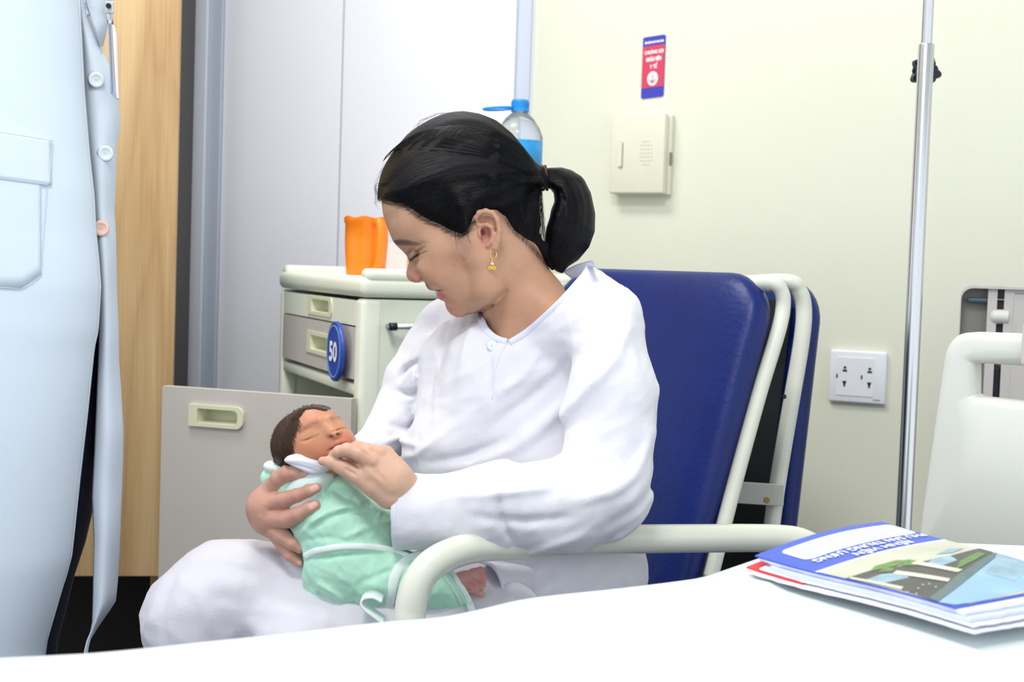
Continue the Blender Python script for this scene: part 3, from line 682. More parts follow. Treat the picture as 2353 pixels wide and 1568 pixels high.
# second headboard behind (back face with ribs)
h2n = Vector((-0.3, -0.95, 0)).normalized(); h2p = pt(2215, 720, 2.22); t2 = UP.cross(h2n).normalized()
if t2.x < 0: t2 = -t2
hb2 = empty('headboard.001', (h2p.x+0.2, h2p.y, 0)); tag(hb2, 'ribbed back of a taller grey headboard, behind the nearer one and touching the cream wall', 'headboard')
def hpt(px, py, o): return onplane(px, py, h2p+h2n*o, h2n)
def hquad(name, x0, y0, x1, y1, o0, o1, m, bev=0.001, par=hb2):
    a = hpt(x0, y0, 0); c = hpt(x1, y1, 0); w = abs((c-a).dot(t2)); h = abs(c.z-a.z)
    b = MB(); b.box((a+c)/2+h2n*((o0+o1)/2), (w, o1-o0, h), frame3(t2, h2n, UP), bev); return b.build(name, m, par)
a = hpt(2208, 656, 0); c = hpt(2460, 1300, 0); w = (c-a).dot(t2); h = abs(c.z-a.z)
def rr_top(w, h, r):
    o = [(w/2, -h/2), (w/2, h/2)]
    for k in range(7):
        an = math.pi/2+math.pi/2*k/6; o.append((-w/2+r+r*math.cos(an), h/2-r+r*math.sin(an)))
    o.append((-w/2, -h/2)); return o
b = MB(); b.prism(rr_top(w, h, 0.018), (a+c)/2-h2n*0.02, frame3(t2, UP, h2n), 0.006); b.build('back_skin', M['hb_dark'], hb2)
# rim following the outline
rim = [(a+c)/2+t2*x+UP*y for x, y in rr_top(w, h, 0.018)]
b = MB(); b.grid([[p-h2n*0.02 for p in rim], [p+h2n*0.012 for p in rim], [p+h2n*0.012+(((a+c)/2-p).normalized())*0.004 for p in rim], [p-h2n*0.02+(((a+c)/2-p).normalized())*0.004 for p in rim]], closed_u=True); b.build('rim', M['hb2'], hb2)
M['cell'] = mat('deep_cell_grey', srgb(104, 100, 94), 0.6)
hquad('cell_floor', 2277, 658, 2309, 1000, -0.019, -0.013, M['cell'], 0)
hquad('rib', 2271, 658, 2276, 1000, -0.018, 0.006, M['hb2'])
hquad('rib', 2309, 658, 2314, 1000, -0.018, 0.006, M['hb2'])
hquad('rib', 2277, 687, 2309, 690, -0.018, 0.004, M['hb2'])
hquad('steel_bar', 2222, 684, 2272, 698, -0.014, -0.002, M['steel_blue'], 0.003)
hquad('flat_panel', 2316, 658, 2460, 1100, -0.018, 0.005, M['hb2'])
hquad('groove', 2332, 675.5, 2440, 677.5, 0.0052, 0.0058, M['hb_dark'], 0)
hquad('steel_post', 2280, 842, 2296, 916, -0.016, 0.004, M['black'], 0.003)
pc_ = hpt(2292, 728, 0.0); b = MB(); b.tube([pc_-t2*0.010, pc_-t2*0.006, pc_+t2*0.016], [0.008, 0.0115, 0.0115], 18); b.build('peg', M['hb'], hb2, angle=40)
for s_ in (hp0, ):
    for k, dx in enumerate((0.05, 0.5)):
        p = s_+tx*dx-hn*0.02; b = MB(); b.tube([Vector((p.x, p.y, 0.45)), Vector((p.x, p.y, 0.0))], 0.018, 12); b.build('post', M['frame_metal'], hbd, smooth=True)
for dx in (0.05, 0.3):
    p = h2p+t2*dx-h2n*0.01; b = MB(); b.tube([Vector((p.x, p.y, 0.6)), Vector((p.x, p.y, 0.0))], 0.018, 12); b.build('post', M['frame_metal'], hb2, smooth=True)

# ---------------------------------------------------------------- paperwork on the bed
bk = empty('booklet', onz(1900, 1300, BZ)); tag(bk, 'hospital booklet with blue and white cover and building photo, lying on papers on the bed', 'booklet')
A_ = onz(1735, 1277, BZ+0.019); D_ = onz(2194, 1397, BZ+0.024); B_ = pt(2027, 1199, 1.345)
C_ = B_+(D_-A_)*1.02; C_.z = (B_.z+D_.z)/2-0.006
def cov(s, t, o=0.0):
    """s: A->B, t: A->D on the gently bowed cover"""
    p = A_*(1-s)*(1-t)+B_*s*(1-t)+D_*(1-s)*t+C_*s*t
    z = 0.005*math.sin(math.pi*s)*(1-t)+0.0015*math.sin(math.pi*t)*s-0.0010*math.sin(2*math.pi*t)
    return p+UP*(z+o)
def proj(p):
    v = p-CAMP; d = v.dot(fw); return (CX+F*v.dot(CR)/d, CY-F*v.dot(CU)/d)
def inv(px, py):
    s, t = 0.5, 0.5
    for _ in range(25):
        x, y = proj(cov(s, t)); e = 1e-4
        xs, ys = proj(cov(s+e, t)); xt, yt = proj(cov(s, t+e))
        a, b_, c, d = (xs-x)/e, (xt-x)/e, (ys-y)/e, (yt-y)/e; det = a*d-b_*c
        rx, ry = px-x, py-y
        s += (d*rx-b_*ry)/det*0.8; t += (-c*rx+a*ry)/det*0.8
    return s, t
def cover_patch(name, st, m, o, par=bk, sub=10, th=0.0):
    """flat print: polygon in cover coordinates draped on the cover"""
    bmx = bmesh.new(); vs = [bmx.verts.new((s, t, 0)) for s, t in st]; bmx.faces.new(vs)
    for ax in (0, 1):
        for k in range(1, 24):
            c = k/24; co = (c, 0, 0) if ax == 0 else (0, c, 0); no = (1, 0, 0) if ax == 0 else (0, 1, 0)
            bmesh.ops.bisect_plane(bmx, geom=bmx.verts[:]+bmx.edges[:]+bmx.faces[:], plane_co=co, plane_no=no, dist=1e-6)
    for v in bmx.verts: v.co = cov(v.co.x, v.co.y, o)
    me = bpy.data.meshes.new(name); bmx.to_mesh(me); bmx.free(); return link(name, me, m, par)
def slab(name, par, m, s0, s1, t0, t1, dz, th, jag=0.0, seed=0, n=26):
    rnd = random.Random(seed); rows = []
    js = [rnd.uniform(-jag, jag) for _ in range(n+1)]; jt = [rnd.uniform(-jag, jag) for _ in range(n+1)]
    top = []; bot_ = []
    for i in range(n+1):
        r1 = []; r2 = []
        for j in range(n+1):
            s = s0+(s1-s0)*i/n+(js[j] if i in (0, n) else 0); t = t0+(t1-t0)*j/n+(jt[i] if j in (0, n) else 0)
            r1.append(cov(s, t, dz)); r2.append(cov(s, t, dz-th))
        top.append(r1); bot_.append(r2)
    b = MB(); b.grid(top); b.grid(bot_)
    b.bm.verts.ensure_lookup_table(); N1 = (n+1)*(n+1); idx = lambda i, j, k: b.bm.verts[k*N1+i*(n+1)+j]
    loop = [(i, 0) for i in range(n)]+[(n, j) for j in range(n)]+[(i, n) for i in range(n, 0, -1)]+[(0, j) for j in range(n, 0, -1)]
    for q in range(len(loop)):
        a, c = loop[q], loop[(q+1) % len(loop)]; b.bm.faces.new((idx(*a, 0), idx(*c, 0), idx(*c, 1), idx(*a, 1)))
    return b.build(name, m, par, smooth=False)
M['cover_blue'] = mat('cover_blue', srgb(48, 84, 205), 0.3, noise=0.03)
M['cover_white'] = mat('cover_white', srgb(238, 242, 250), 0.35)
M['ph_sky'] = mat('print_sky', srgb(150, 196, 240), 0.3, noise=0.15, nscale=20)
M['ph_stone'] = mat('print_stone', srgb(206, 208, 190), 0.3, noise=0.10, nscale=30)
M['ph_dark'] = mat('print_dark', srgb(62, 64, 62), 0.3, noise=0.3, nscale=60)
M['ph_teal'] = mat('print_teal', srgb(84, 112, 116), 0.3, noise=0.2, nscale=60)
M['ph_green'] = mat('print_green', srgb(96, 140, 56), 0.3, noise=0.4, nscale=90)
M['ph_pale'] = mat('print_pale_wall', srgb(228, 226, 206), 0.3, noise=0.05)
M['ph_glass'] = mat('print_glass', srgb(150, 186, 208), 0.3, noise=0.25, nscale=80)
slab('cover', bk, M['cover_blue'], 0, 1, 0, 1, 0, 0.0012)
slab('pages', bk, M['paper'], 0.01, 0.99, 0.012, 1.035, -0.0014, 0.0028, 0.004, 2)
# white form field
def inner(s0, s1, t0, t1, r, n=6):
    o = []
    for cs, ct, a0 in ((s1-r, t1-r*.6, 0), (s0+r, t1-r*.6, 90), (s0+r, t0+r*.6, 180), (s1-r, t0+r*.6, 270)):
        for k in range(n+1): a = math.radians(a0+90*k/n); o.append((cs+r*math.cos(a), ct+r*.6*math.sin(a)))
    return o
pb0 = inv(1845, 1290)
cover_patch('form_field', inner(0.11, 0.985, 0.050, 0.212, 0.05), M['cover_white'], 0.0003)
M['ruled'] = mat('ruled_line_ink', srgb(150, 158, 190), 0.6)
for k in range(5):
    t = 0.082+0.026*k
    cover_patch('ruled_line', [(0.2, t), (0.9-0.1*(k % 2), t), (0.9-0.1*(k % 2), t+0.0035), (0.2, t+0.0035)], M['ruled'], 0.0005)
for k, (s_, t_) in enumerate(((0.0, 0.352), )):
    cover_patch('photo_ground', [(0.005, 0.352), (0.998, 0.352), (0.998, 0.985), (0.9, 0.99), (0.12, 0.99), (0.02, 0.955), (0.004, 0.92)], M['ph_stone'], 0.0003)
cover_patch('white_rule', [(0.0, 0.337), (1.0, 0.337), (1.0, 0.352), (0.0, 0.352)], M['cover_white'], 0.00035)
def pp(name, pts, m, o): 
    st_ = [inv(x, y) for x, y in pts]; st_ = [(min(max(s, 0.004), 0.997), min(max(t, 0.353), 0.99)) for s, t in st_]
    return cover_patch(name, st_, m, o)
pp('photo_sky', [(2152, 1388), (2195, 1392), (2260, 1382), (2353, 1358), (2420, 1330), (2420, 1288), (2353, 1278), (2300, 1272), (2235, 1310), (2180, 1350)], M['ph_sky'], 0.00045)
pp('photo_facade', [(2262, 1318), (2330, 1338), (2353, 1320), (2400, 1300), (2310, 1268), (2280, 1270), (2290, 1290)], M['ph_glass'], 0.0006)
pp('photo_terrace', [(1930, 1335), (2060, 1355), (2150, 1384), (2180, 1350), (2230, 1310), (2290, 1270), (2250, 1262), (2180, 1280), (2080, 1302), (2000, 1313)], M['ph_dark'], 0.0006)
pp('photo_beam', [(2128, 1380), (2150, 1386), (2215, 1340), (2285, 1285), (2298, 1272), (2280, 1274), (2205, 1320)], M['ph_teal'], 0.0008)
pp('photo_window', [(1985, 1336), (2030, 1343), (2090, 1330), (2075, 1318), (2025, 1322)], M['ph_glass'], 0.00075)
pp('photo_window', [(2120, 1302), (2160, 1304), (2200, 1290), (2185, 1280), (2150, 1284)], M['ph_glass'], 0.00075)
pp('photo_window', [(2150, 1276), (2190, 1272), (2215, 1262), (2180, 1264)], M['ph_glass'], 0.00075)
pp('photo_hedge', [(1998, 1316), (2060, 1303), (2095, 1290), (2060, 1290), (2010, 1304)], M['ph_green'], 0.0009)
pp('photo_hedge', [(2070, 1303), (2105, 1302), (2112, 1292), (2085, 1288)], M['ph_green'], 0.0009)
pp('photo_hedge', [(2018, 1318), (2050, 1316), (2056, 1308), (2030, 1306)], M['ph_green'], 0.0009)
pp('photo_hedge', [(2195, 1312), (2240, 1290), (2265, 1275), (2245, 1272), (2205, 1292)], M['ph_green'], 0.0009)
for q_ in ([(1945, 1334), (2070, 1358), (2076, 1352), (1955, 1329)], [(2050, 1322), (2178, 1340), (2184, 1333), (2060, 1314)], [(2092, 1298), (2200, 1318), (2212, 1312), (2106, 1292)]):
    pp('photo_column', q_, M['ph_pale'], 0.0010)
for q_ in ((2085, 1364), (2110, 1355), (2105, 1368), (2135, 1345), (2150, 1352), (2120, 1347)):
    pp('photo_lamp', [(q_[0]-2, q_[1]), (q_[0], q_[1]-1.5), (q_[0]+3, q_[1]), (q_[0], q_[1]+1.5)], M['cover_white'], 0.0010)
tl0 = inv(2034, 1268); tl1 = inv(2058, 1263)
def CT(s0, t0):
    LS = (B_-A_).length; LT_ = (D_-A_).length
    return lambda x, y, o: cov(s0-x/LS, t0+y/LT_, 0.0006+o)
LS = (B_-A_).length
text_on('cover_lettering', 'PHỤ SẢN TRUNG ƯƠNG', CT(0.55, 0.246), LS*0.86, 0.0135, M['white_print'], bk, bold=0.0005)
text_on('cover_lettering', 'BỆNH VIỆN', CT(0.56, 0.302), LS*0.44, 0.0130, M['white_print'], bk, bold=0.0005)
# loose papers underneath, each its own thing
pa = slab('paper_sheet', None, M['paper'], -0.03, 1.0, 0.05, 1.10, -0.0075, 0.0012, 0.004, 5); tag(pa, 'topmost of the loose white sheets under the booklet', 'paper', 'papers under the booklet')
pa2 = slab('paper_sheet', None, M['paper_edge'], -0.02, 1.04, 0.10, 1.075, -0.0046, 0.0026, 0.007, 6); tag(pa2, 'bluish sheaf directly beneath the booklet pages', 'paper', 'papers under the booklet')
rf = slab('red_folder', None, M['red'], -0.035, 0.6, -0.02, 0.30, -0.0092, 0.0012, 0.0, 8); tag(rf, 'red card folder poking out under the booklet on the bed', 'folder')
pa3 = slab('paper_sheet', None, M['paper'], -0.060, 0.98, 0.02, 1.12, -0.0108, 0.0012, 0.004, 9); tag(pa3, 'lowest white sheet of the pile on the bed sheet, below the red folder', 'paper', 'papers under the booklet')
# ================================================================ figures: volumes -> one skin each
class Vol:
    """distance field in a frame parallel to the camera; 1 unit = 1 photo pixel at depth d0; w points to the viewer"""
    def __init__(s, d0, lo, hi, h):
        s.d0 = d0; s.k = d0/F; s.h = h; s.lo = np.array(lo, np.float32)
        s.n = [int((hi[i]-lo[i])/h)+1 for i in range(3)]
        s.ax = [np.arange(s.n[i], dtype=np.float32)*h+lo[i] for i in range(3)]
        s.a = np.full(s.n, 60.0, np.float32)
    def q(s, p):
        """photo pixel + w -> field coordinates (undoes perspective)"""
        f = (s.d0-p[2]*s.k)/s.d0
        return np.array([CX+(p[0]-CX)*f, CY+(p[1]-CY)*f, p[2]], np.float32)
    def sub(s, lo, hi):
        i = [max(0, int((lo[k]-s.lo[k])/s.h)) for k in range(3)]; j = [min(s.n[k], int((hi[k]-s.lo[k])/s.h)+2) for k in range(3)]
        if any(j[k] <= i[k] for k in range(3)): return None, None
        sl = tuple(slice(i[k], j[k]) for k in range(3))
        g = (s.ax[0][sl[0]][:, None, None], s.ax[1][sl[1]][None, :, None], s.ax[2][sl[2]][None, None, :])
        return sl, g
    def put(s, sl, d, k, op='add'):
        a = s.a[sl]
        if op == 'add':
            if k > 0:
                h = np.maximum(k-np.abs(a-d), 0)/k; s.a[sl] = np.minimum(a, d)-h*h*k*0.25
            else: s.a[sl] = np.minimum(a, d)
        elif op == 'cut':
            d = -d; h = np.maximum(k-np.abs(a-d), 0)/max(k, 1e-6); s.a[sl] = np.maximum(a, d)+h*h*k*0.25
    def ell(s, c, r, k=10, ex=None, ey=None, ez=None, op='add'):
        """ellipsoid, axes ex, ey, ez in field coordinates"""
        c = s.q(c); R = max(r)+k+12
        sl, g = s.sub(c-R, c+R)
        if sl is None: return s
        X, Y, Z = g[0]-c[0], g[1]-c[1], g[2]-c[2]
        if ex is None: A, B, C = X, Y, Z
        else:
            ex = np.array(ex, float); ex /= np.linalg.norm(ex)
            if ez is None: ez = np.array([0, 0, 1.0])
            ez = np.array(ez, float); ez = ez-ex*ez.dot(ex); ez /= np.linalg.norm(ez); ey = np.cross(ez, ex)
            A = X*ex[0]+Y*ex[1]+Z*ex[2]; B = X*ey[0]+Y*ey[1]+Z*ey[2]; C = X*ez[0]+Y*ez[1]+Z*ez[2]
        k0 = np.sqrt((A/r[0])**2+(B/r[1])**2+(C/r[2])**2); k1 = np.sqrt((A/r[0]**2)**2+(B/r[1]**2)**2+(C/r[2]**2)**2)
        s.put(sl, (k0*(k0-1)/np.maximum(k1, 1e-6)).astype(np.float32), k, op); return s
    def cone(s, p0, p1, r0, r1=None, k=10, op='add', flat=None):
        r1 = r0 if r1 is None else r1
        a = s.q(p0); b = s.q(p1); R = max(r0, r1)+k+12
        if flat: R = R*1.6
        sl, g = s.sub(np.minimum(a, b)-R, np.maximum(a, b)+R)
        if sl is None: return s
        ab = b-a; L2 = float(ab.dot(ab))+1e-6
        X, Y, Z = g[0]-a[0], g[1]-a[1], g[2]-a[2]
        t = np.clip((X*ab[0]+Y*ab[1]+Z*ab[2])/L2, 0, 1)
        dx, dy, dz = X-t*ab[0], Y-t*ab[1], Z-t*ab[2]
        if flat:
            n, f = flat; n = np.array(n, float); n /= np.linalg.norm(n); dn = dx*n[0]+dy*n[1]+dz*n[2]
            d = np.sqrt(np.maximum(dx*dx+dy*dy+dz*dz-dn*dn, 0)+(dn*f)**2)-(r0+(r1-r0)*t)
            d = d/ (1+(f-1)*0.3)
        else: d = np.sqrt(dx*dx+dy*dy+dz*dz)-(r0+(r1-r0)*t)
        s.put(sl, d.astype(np.float32), k, op); return s
    def chain(s, P, k=6, op='add', flat=None):
        """P: list of (px, py, w, r)"""
        for a, b in zip(P, P[1:]): s.cone(a[:3], b[:3], a[3], b[3], k, op, flat)
        return s
    def ridge(s, P, r, A, wmin=-1e9, wmax=1e9, end=True, pw=2):
        """raise (A>0) or sink (A<0) the skin along a line seen in the photo; tapers towards its ends"""
        P = [np.array([s.q((p[0], p[1], p[2] if len(p) > 2 else 0))[i] for i in (0, 1)]) for p in spl(P, 6)]
        P = np.array(P); lo = P.min(0)-3*r; hi = P.max(0)+3*r
        sl, g = s.sub(np.array([lo[0], lo[1], max(wmin, s.lo[2])]), np.array([hi[0], hi[1], min(wmax, s.ax[2][-1])]))
        if sl is None: return s
        U, V_ = g[0][:, :, 0], g[1][:, :, 0]; best = np.full(np.broadcast(U, V_).shape, 1e9, np.float32); tt = np.zeros_like(best); n = len(P)-1
        for i in range(n):
            a, b = P[i], P[i+1]; ab = b-a; L2 = ab.dot(ab)+1e-6
            t = np.clip(((U-a[0])*ab[0]+(V_-a[1])*ab[1])/L2, 0, 1); d = np.hypot(U-a[0]-t*ab[0], V_-a[1]-t*ab[1])
            m = d < best; best = np.where(m, d, best); tt = np.where(m, (i+t)/n, tt)
        e = np.sin(np.pi*np.clip(tt, 0.04, 0.96))**0.6 if end else 1
        disp = (A*e*np.exp(-(best/r)**pw)).astype(np.float32)[:, :, None]
        fade = np.clip((g[2]-wmin)/12, 0, 1)*np.clip((wmax-g[2])/12, 0, 1)
        s.a[sl] = s.a[sl]-disp*fade; return s
    def wrinkle(s, A, lam, n=7, seed=1, wmin=-1e9, aniso=None):
        r = np.random.RandomState(seed); X, Y, Z = s.ax[0][:, None, None], s.ax[1][None, :, None], s.ax[2][None, None, :]
        f = 0
        for i in range(n):
            k = r.normal(size=3); k /= np.linalg.norm(k)
            if aniso is not None: k = k*np.array(aniso)
            k = k*2*np.pi/(lam*r.uniform(0.7, 1.6)); k2 = r.normal(size=3); k2 = k2/np.linalg.norm(k2)*2*np.pi/(lam*r.uniform(1.5, 3))
            wp = np.sin(X*k2[0]+Y*k2[1]+Z*k2[2]+r.uniform(0, 6))
            ph = X*k[0]+Y*k[1]+Z*k[2]+1.3*wp+r.uniform(0, 6)
            f = f+(1-np.abs(np.sin(ph*0.5)))**2*1.8-0.7
        s.a = (s.a-np.float32(A)*f/np.sqrt(n)).astype(np.float32); return s
    def clip_poly(s, poly, k=4, grow=0.0):
        D = s.polyd(poly)-grow
        d = D[:, :, None]; h = np.maximum(k-np.abs(s.a-d), 0)/k; s.a = np.maximum(s.a, d)+h*h*k*0.25; return s
    def polyd(s, poly):
        """signed distance (negative inside) to a closed outline given in photo pixels at w=0"""
        P = np.array([p[:2] for p in poly], float); U = s.ax[0][:, None]; V_ = s.ax[1][None, :]
        best = np.full((s.n[0], s.n[1]), 1e9, np.float32); ins = np.zeros(best.shape, bool)
        for i in range(len(P)):
            a, b = P[i], P[(i+1) % len(P)]; ab = b-a; L2 = ab.dot(ab)+1e-9
            t = np.clip(((U-a[0])*ab[0]+(V_-a[1])*ab[1])/L2, 0, 1); best = np.minimum(best, np.hypot(U-a[0]-t*ab[0], V_-a[1]-t*ab[1]))
            c = ((a[1] > V_) != (b[1] > V_)) & (U < (b[0]-a[0])*(V_-a[1])/(b[1]-a[1]+1e-12)+a[0]); ins ^= c
        return np.where(ins, -best, best).astype(np.float32)
    def world(s, P):
        k = s.k; d = s.d0-P[:, 2]*k; x = (P[:, 0]-CX)*k; y = (CY-P[:, 1])*k
        return np.array(CAMP)[None]+np.outer(d, np.array(fw))+np.outer(x, np.array(CR))+np.outer(y, np.array(CU))
    def surf(s):
        a = s.a; neg = a < 0; n = s.n
        c = neg[:-1, :-1, :-1].astype(np.uint8)
        for dx in (0, 1):
            for dy in (0, 1):
                for dz in (0, 1):
                    if dx+dy+dz: c = c+neg[dx:n[0]-1+dx, dy:n[1]-1+dy, dz:n[2]-1+dz]
        I, J, K = np.nonzero((c > 0) & (c < 8)); idx = np.full((n[0]-1, n[1]-1, n[2]-1), -1, np.int32); idx[I, J, K] = np.arange(len(I))
        acc = np.zeros((len(I), 3), np.float32); cnt = np.zeros(len(I), np.float32)
        cor = {(x, y, z): a[I+x, J+y, K+z] for x in (0, 1) for y in (0, 1) for z in (0, 1)}
        for ax in range(3):
            for o1 in (0, 1):
                for o2 in (0, 1):
                    p = [0, 0, 0]; oth = [i for i in range(3) if i != ax]; p[oth[0]] = o1; p[oth[1]] = o2
                    q = list(p); q[ax] = 1; va, vb = cor[tuple(p)], cor[tuple(q)]; m = (va < 0) != (vb < 0)
                    t = np.where(m, va/np.where(m, va-vb, 1), 0)
                    pos = np.stack([np.full(len(I), p[0], np.float32), np.full(len(I), p[1], np.float32), np.full(len(I), p[2], np.float32)], 1); pos[:, ax] = t
                    acc += pos*m[:, None]; cnt += m
        P = acc/cnt[:, None]+np.stack([I, J, K], 1); P = P*s.h+s.lo
        quads = []
        for ax in range(3):
            sl0 = [slice(1, n[i]-1) for i in range(3)]; sl1 = list(sl0); sl0[ax] = slice(0, n[ax]-1); sl1[ax] = slice(1, n[ax])
            A, B = neg[tuple(sl0)], neg[tuple(sl1)]; X = np.array(np.nonzero(A != B)); fl = A[tuple(X)]
            off = [1, 1, 1]; off[ax] = 0; X = X+np.array(off)[:, None]
            u, v = (ax+1) % 3, (ax+2) % 3
            def at(du, dv):
                Y = X.copy(); Y[u] += du; Y[v] += dv; return idx[Y[0], Y[1], Y[2]]
            Q = np.stack([at(-1, -1), at(0, -1), at(0, 0), at(-1, 0)], 1); Q[~fl] = Q[~fl][:, ::-1]; quads.append(Q)
        Q = np.concatenate(quads); Q = Q[(Q >= 0).all(1)]
        return P, Q[:, ::-1]
def smooth_mesh(P, Q, it=1, lam=0.5):
    e = np.concatenate([Q[:, [0, 1]], Q[:, [1, 2]], Q[:, [2, 3]], Q[:, [3, 0]]]); n = len(P)
    for _ in range(it):
        acc = np.zeros_like(P); c = np.zeros(n)
        for k in range(3): acc[:, k] = np.bincount(e[:, 0], P[e[:, 1], k], n)+np.bincount(e[:, 1], P[e[:, 0], k], n)
        c = np.bincount(e[:, 0], minlength=n)+np.bincount(e[:, 1], minlength=n); P = P+(acc/np.maximum(c, 1)[:, None]-P)*lam
    return P
def raw_mesh(name, V, Q, m, parent, color=None, uv=None):
    me = bpy.data.meshes.new(name); me.vertices.add(len(V)); me.vertices.foreach_set('co', np.ascontiguousarray(V, np.float32).ravel())
    me.loops.add(len(Q)*4); me.loops.foreach_set('vertex_index', np.ascontiguousarray(Q, np.int32).ravel())
    me.polygons.add(len(Q)); me.polygons.foreach_set('loop_start', np.arange(len(Q), dtype=np.int32)*4)
    try: me.polygons.foreach_set('loop_total', np.full(len(Q), 4, np.int32))
    except Exception: pass
    me.update(); me.validate(); me.polygons.foreach_set('use_smooth', [True]*len(me.polygons))
    if color is not None:
        at = me.color_attributes.new('Col', 'FLOAT_COLOR', 'POINT'); c = np.concatenate([color, np.ones((len(color), 1))], 1).astype(np.float32); at.data.foreach_set('color', c.ravel())
    if uv is not None:
        for j, nm in enumerate(('flow_a', 'flow_b')):
            at = me.attributes.new(nm, 'FLOAT', 'POINT'); at.data.foreach_set('value', np.ascontiguousarray(uv[:, j], np.float32))
    o = bpy.data.objects.new(name, me); COL.objects.link(o)
    if m is not None: me.materials.append(m)
    if parent is not None: o.parent = parent; o.matrix_parent_inverse = parent.matrix_world.inverted()
    return o
def lin(c): return np.array(srgb(*c)[:3])
def blend(col, mask, c): return col*(1-mask[:, None])+lin(c)[None]*mask[:, None]
def gauss(x, y, cx, cy, rx, ry, ang=0):
    a = math.radians(ang); dx = (x-cx)*math.cos(a)+(y-cy)*math.sin(a); dy = -(x-cx)*math.sin(a)+(y-cy)*math.cos(a)
    return np.exp(-((dx/rx)**2+(dy/ry)**2))
def sstep(x, a, b): t = np.clip((x-a)/(b-a), 0, 1); return t*t*(3-2*t)
def linedist(x, y, P):
    best = np.full(len(x), 1e9); P = np.array(spl(P, 5))
    for a, b in zip(P, P[1:]):
        ab = b-a; t = np.clip(((x-a[0])*ab[0]+(y-a[1])*ab[1])/(ab.dot(ab)+1e-9), 0, 1); best = np.minimum(best, np.hypot(x-a[0]-t*ab[0], y-a[1]-t*ab[1]))
    return best
def seen(vol, P):
    """field coordinates -> photo pixels"""
    f = vol.d0/(vol.d0-P[:, 2]*vol.k); return CX+(P[:, 0]-CX)*f, CY+(P[:, 1]-CY)*f
def join(meshes):
    V = []; Q = []; C = []; n = 0
    for v, q, c in meshes: V.append(v); Q.append(q+n); C.append(c); n += len(v)
    return np.concatenate(V), np.concatenate(Q), np.concatenate(C)
# ---------------------------------------------------------------- the mother
D0 = 1.72; SK = (188, 146, 120)
mother = empty('person', pt(1250, 1400, 1.8)); mother.location.z = 0; mother.matrix_world = Matrix.Translation(mother.location)
tag(mother, 'woman in a white gown with black ponytail, smiling down at the baby she holds', 'person')
parts = []
# head and neck
prof = [(885, 440), (878, 470), (881, 494), (889, 517), (898, 540), (905, 556), (914, 567), (927, 579), (936, 590), (939, 602), (936, 614), (932, 628), (935, 640), (942, 647.5), (953, 651), (963, 650), (971, 645), (976, 649), (979, 659), (984, 665.5), (992, 668.5), (999.5, 668), (1005, 671), (1012, 671), (1006, 675), (1004.5, 680), (1007, 686), (1013, 690.5), (1021, 692.5), (1024, 701), (1028, 713), (1036, 723), (1049, 729.5), (1063, 728), (1074, 722), (1090, 720), (1107, 712), (1150, 690), (1230, 640), (1230, 420), (1120, 320), (980, 330)]
H = Vol(D0, (852, 268, -165), (1340, 850, 215), 2.6)
fa = np.array([0.58, 0.81, 0]); pa_ = (0.85, -0.53, 0)
H.ell((1058, 428, 0), (184, 156, 132), 20, ex=pa_)
H.ell((1040, 590, 0), (132, 80, 98), 30, ex=(0.42, 0.9, 0))
H.ell((990, 505, 0), (100, 78, 112), 30, ex=pa_)
for sgn in (1, -1):
    H.ell((1008, 612, 60*sgn), (50, 44, 40), 26)          # cheek apple
    H.cone((1010, 572, 84*sgn), (1090, 560, 104*sgn), 28, 24, 30)   # cheek bone
    H.cone((1110, 600, 96*sgn), (1122, 660, 84*sgn), 36, 36, 30)
    H.cone((1122, 660, 80*sgn), (1060, 694, 24*sgn), 36, 32, 30)    # jaw
    H.cone((925, 556, 22*sgn), (985, 545, 84*sgn), 12, 16, 26)      # brow ridge
    H.ell((1022, 650, 54*sgn), (28, 24, 22), 24)
H.cone((1062, 694, 0), (1120, 690, 0), 30, 40, 24)
H.cone((1080, 640, 0), (1150, 600, 0), 74, 90, 34)
# crest: the exact profile with a local breadth
P2 = [H.q((p[0], p[1], 0)) for p in prof]
D = -H.polyd(P2)
anch = [((885, 480), 95), ((900, 545), 60), ((918, 570), 30), ((937, 592), 17), ((938, 612), 17), ((936, 640), 15), ((955, 648), 17), ((976, 652), 34), ((990, 667), 38), ((1008, 680), 38), ((1024, 700), 42), ((1048, 728), 52), ((1090, 718), 75), ((1150, 680), 90), ((1060, 560), 60), ((1050, 400), 80)]
U, V_ = H.ax[0][:, None], H.ax[1][None, :]; num = 0; den = 0
for (ax_, ay_), rr in anch:
    wgt = 1/(((U-ax_)**2+(V_-ay_)**2)+40)**1.6; num = num+wgt*rr; den = den+wgt
RR = (num/den)[:, :, None]; Wd = H.ax[2][None, None, :]
crest = -(D[:, :, None]-Wd**2/(2*RR)); crest = crest/np.sqrt(1+(Wd/RR)**2)
H.put((slice(None),)*3, crest.astype(np.float32), 14)
for sgn in (1, -1):
    H.ell((963, 638, 17*sgn), (15, 13, 13), 8)            # nose wing
    H.ell((958, 648, 12*sgn), (5, 4, 4), 3, op='cut')
    H.ell((946, 592, 46*sgn), (20, 13, 26), 14, op='cut')  # eye socket
    H.ell((962, 590, 44*sgn), (22, 18, 20), 7)            # lidded eye
# profile clip keeps the silhouette true
allp = [(860, 250), (860, 430)]+prof[1:37]+[(1116, 712), (1118, 735), (1122, 752), (1140, 772), (1165, 800), (1165, 870), (1360, 870), (1360, 250)]
H.clip_poly([H.q((p[0], p[1], 0)) for p in allp], 3)
backp = [(840, 470), (868, 424), (905, 369), (942, 322), (978, 291), (1024, 277), (1065, 277), (1100, 287), (1134, 304), (1168, 334), (1190, 362), (1214, 398), (1226, 440), (1234, 500), (1236, 548), (1262, 600), (1300, 626), (1370, 640), (1370, 900), (840, 900)]
H.clip_poly([H.q((p[0], p[1], 0)) for p in backp], 8)
Hskull = H.a.copy()
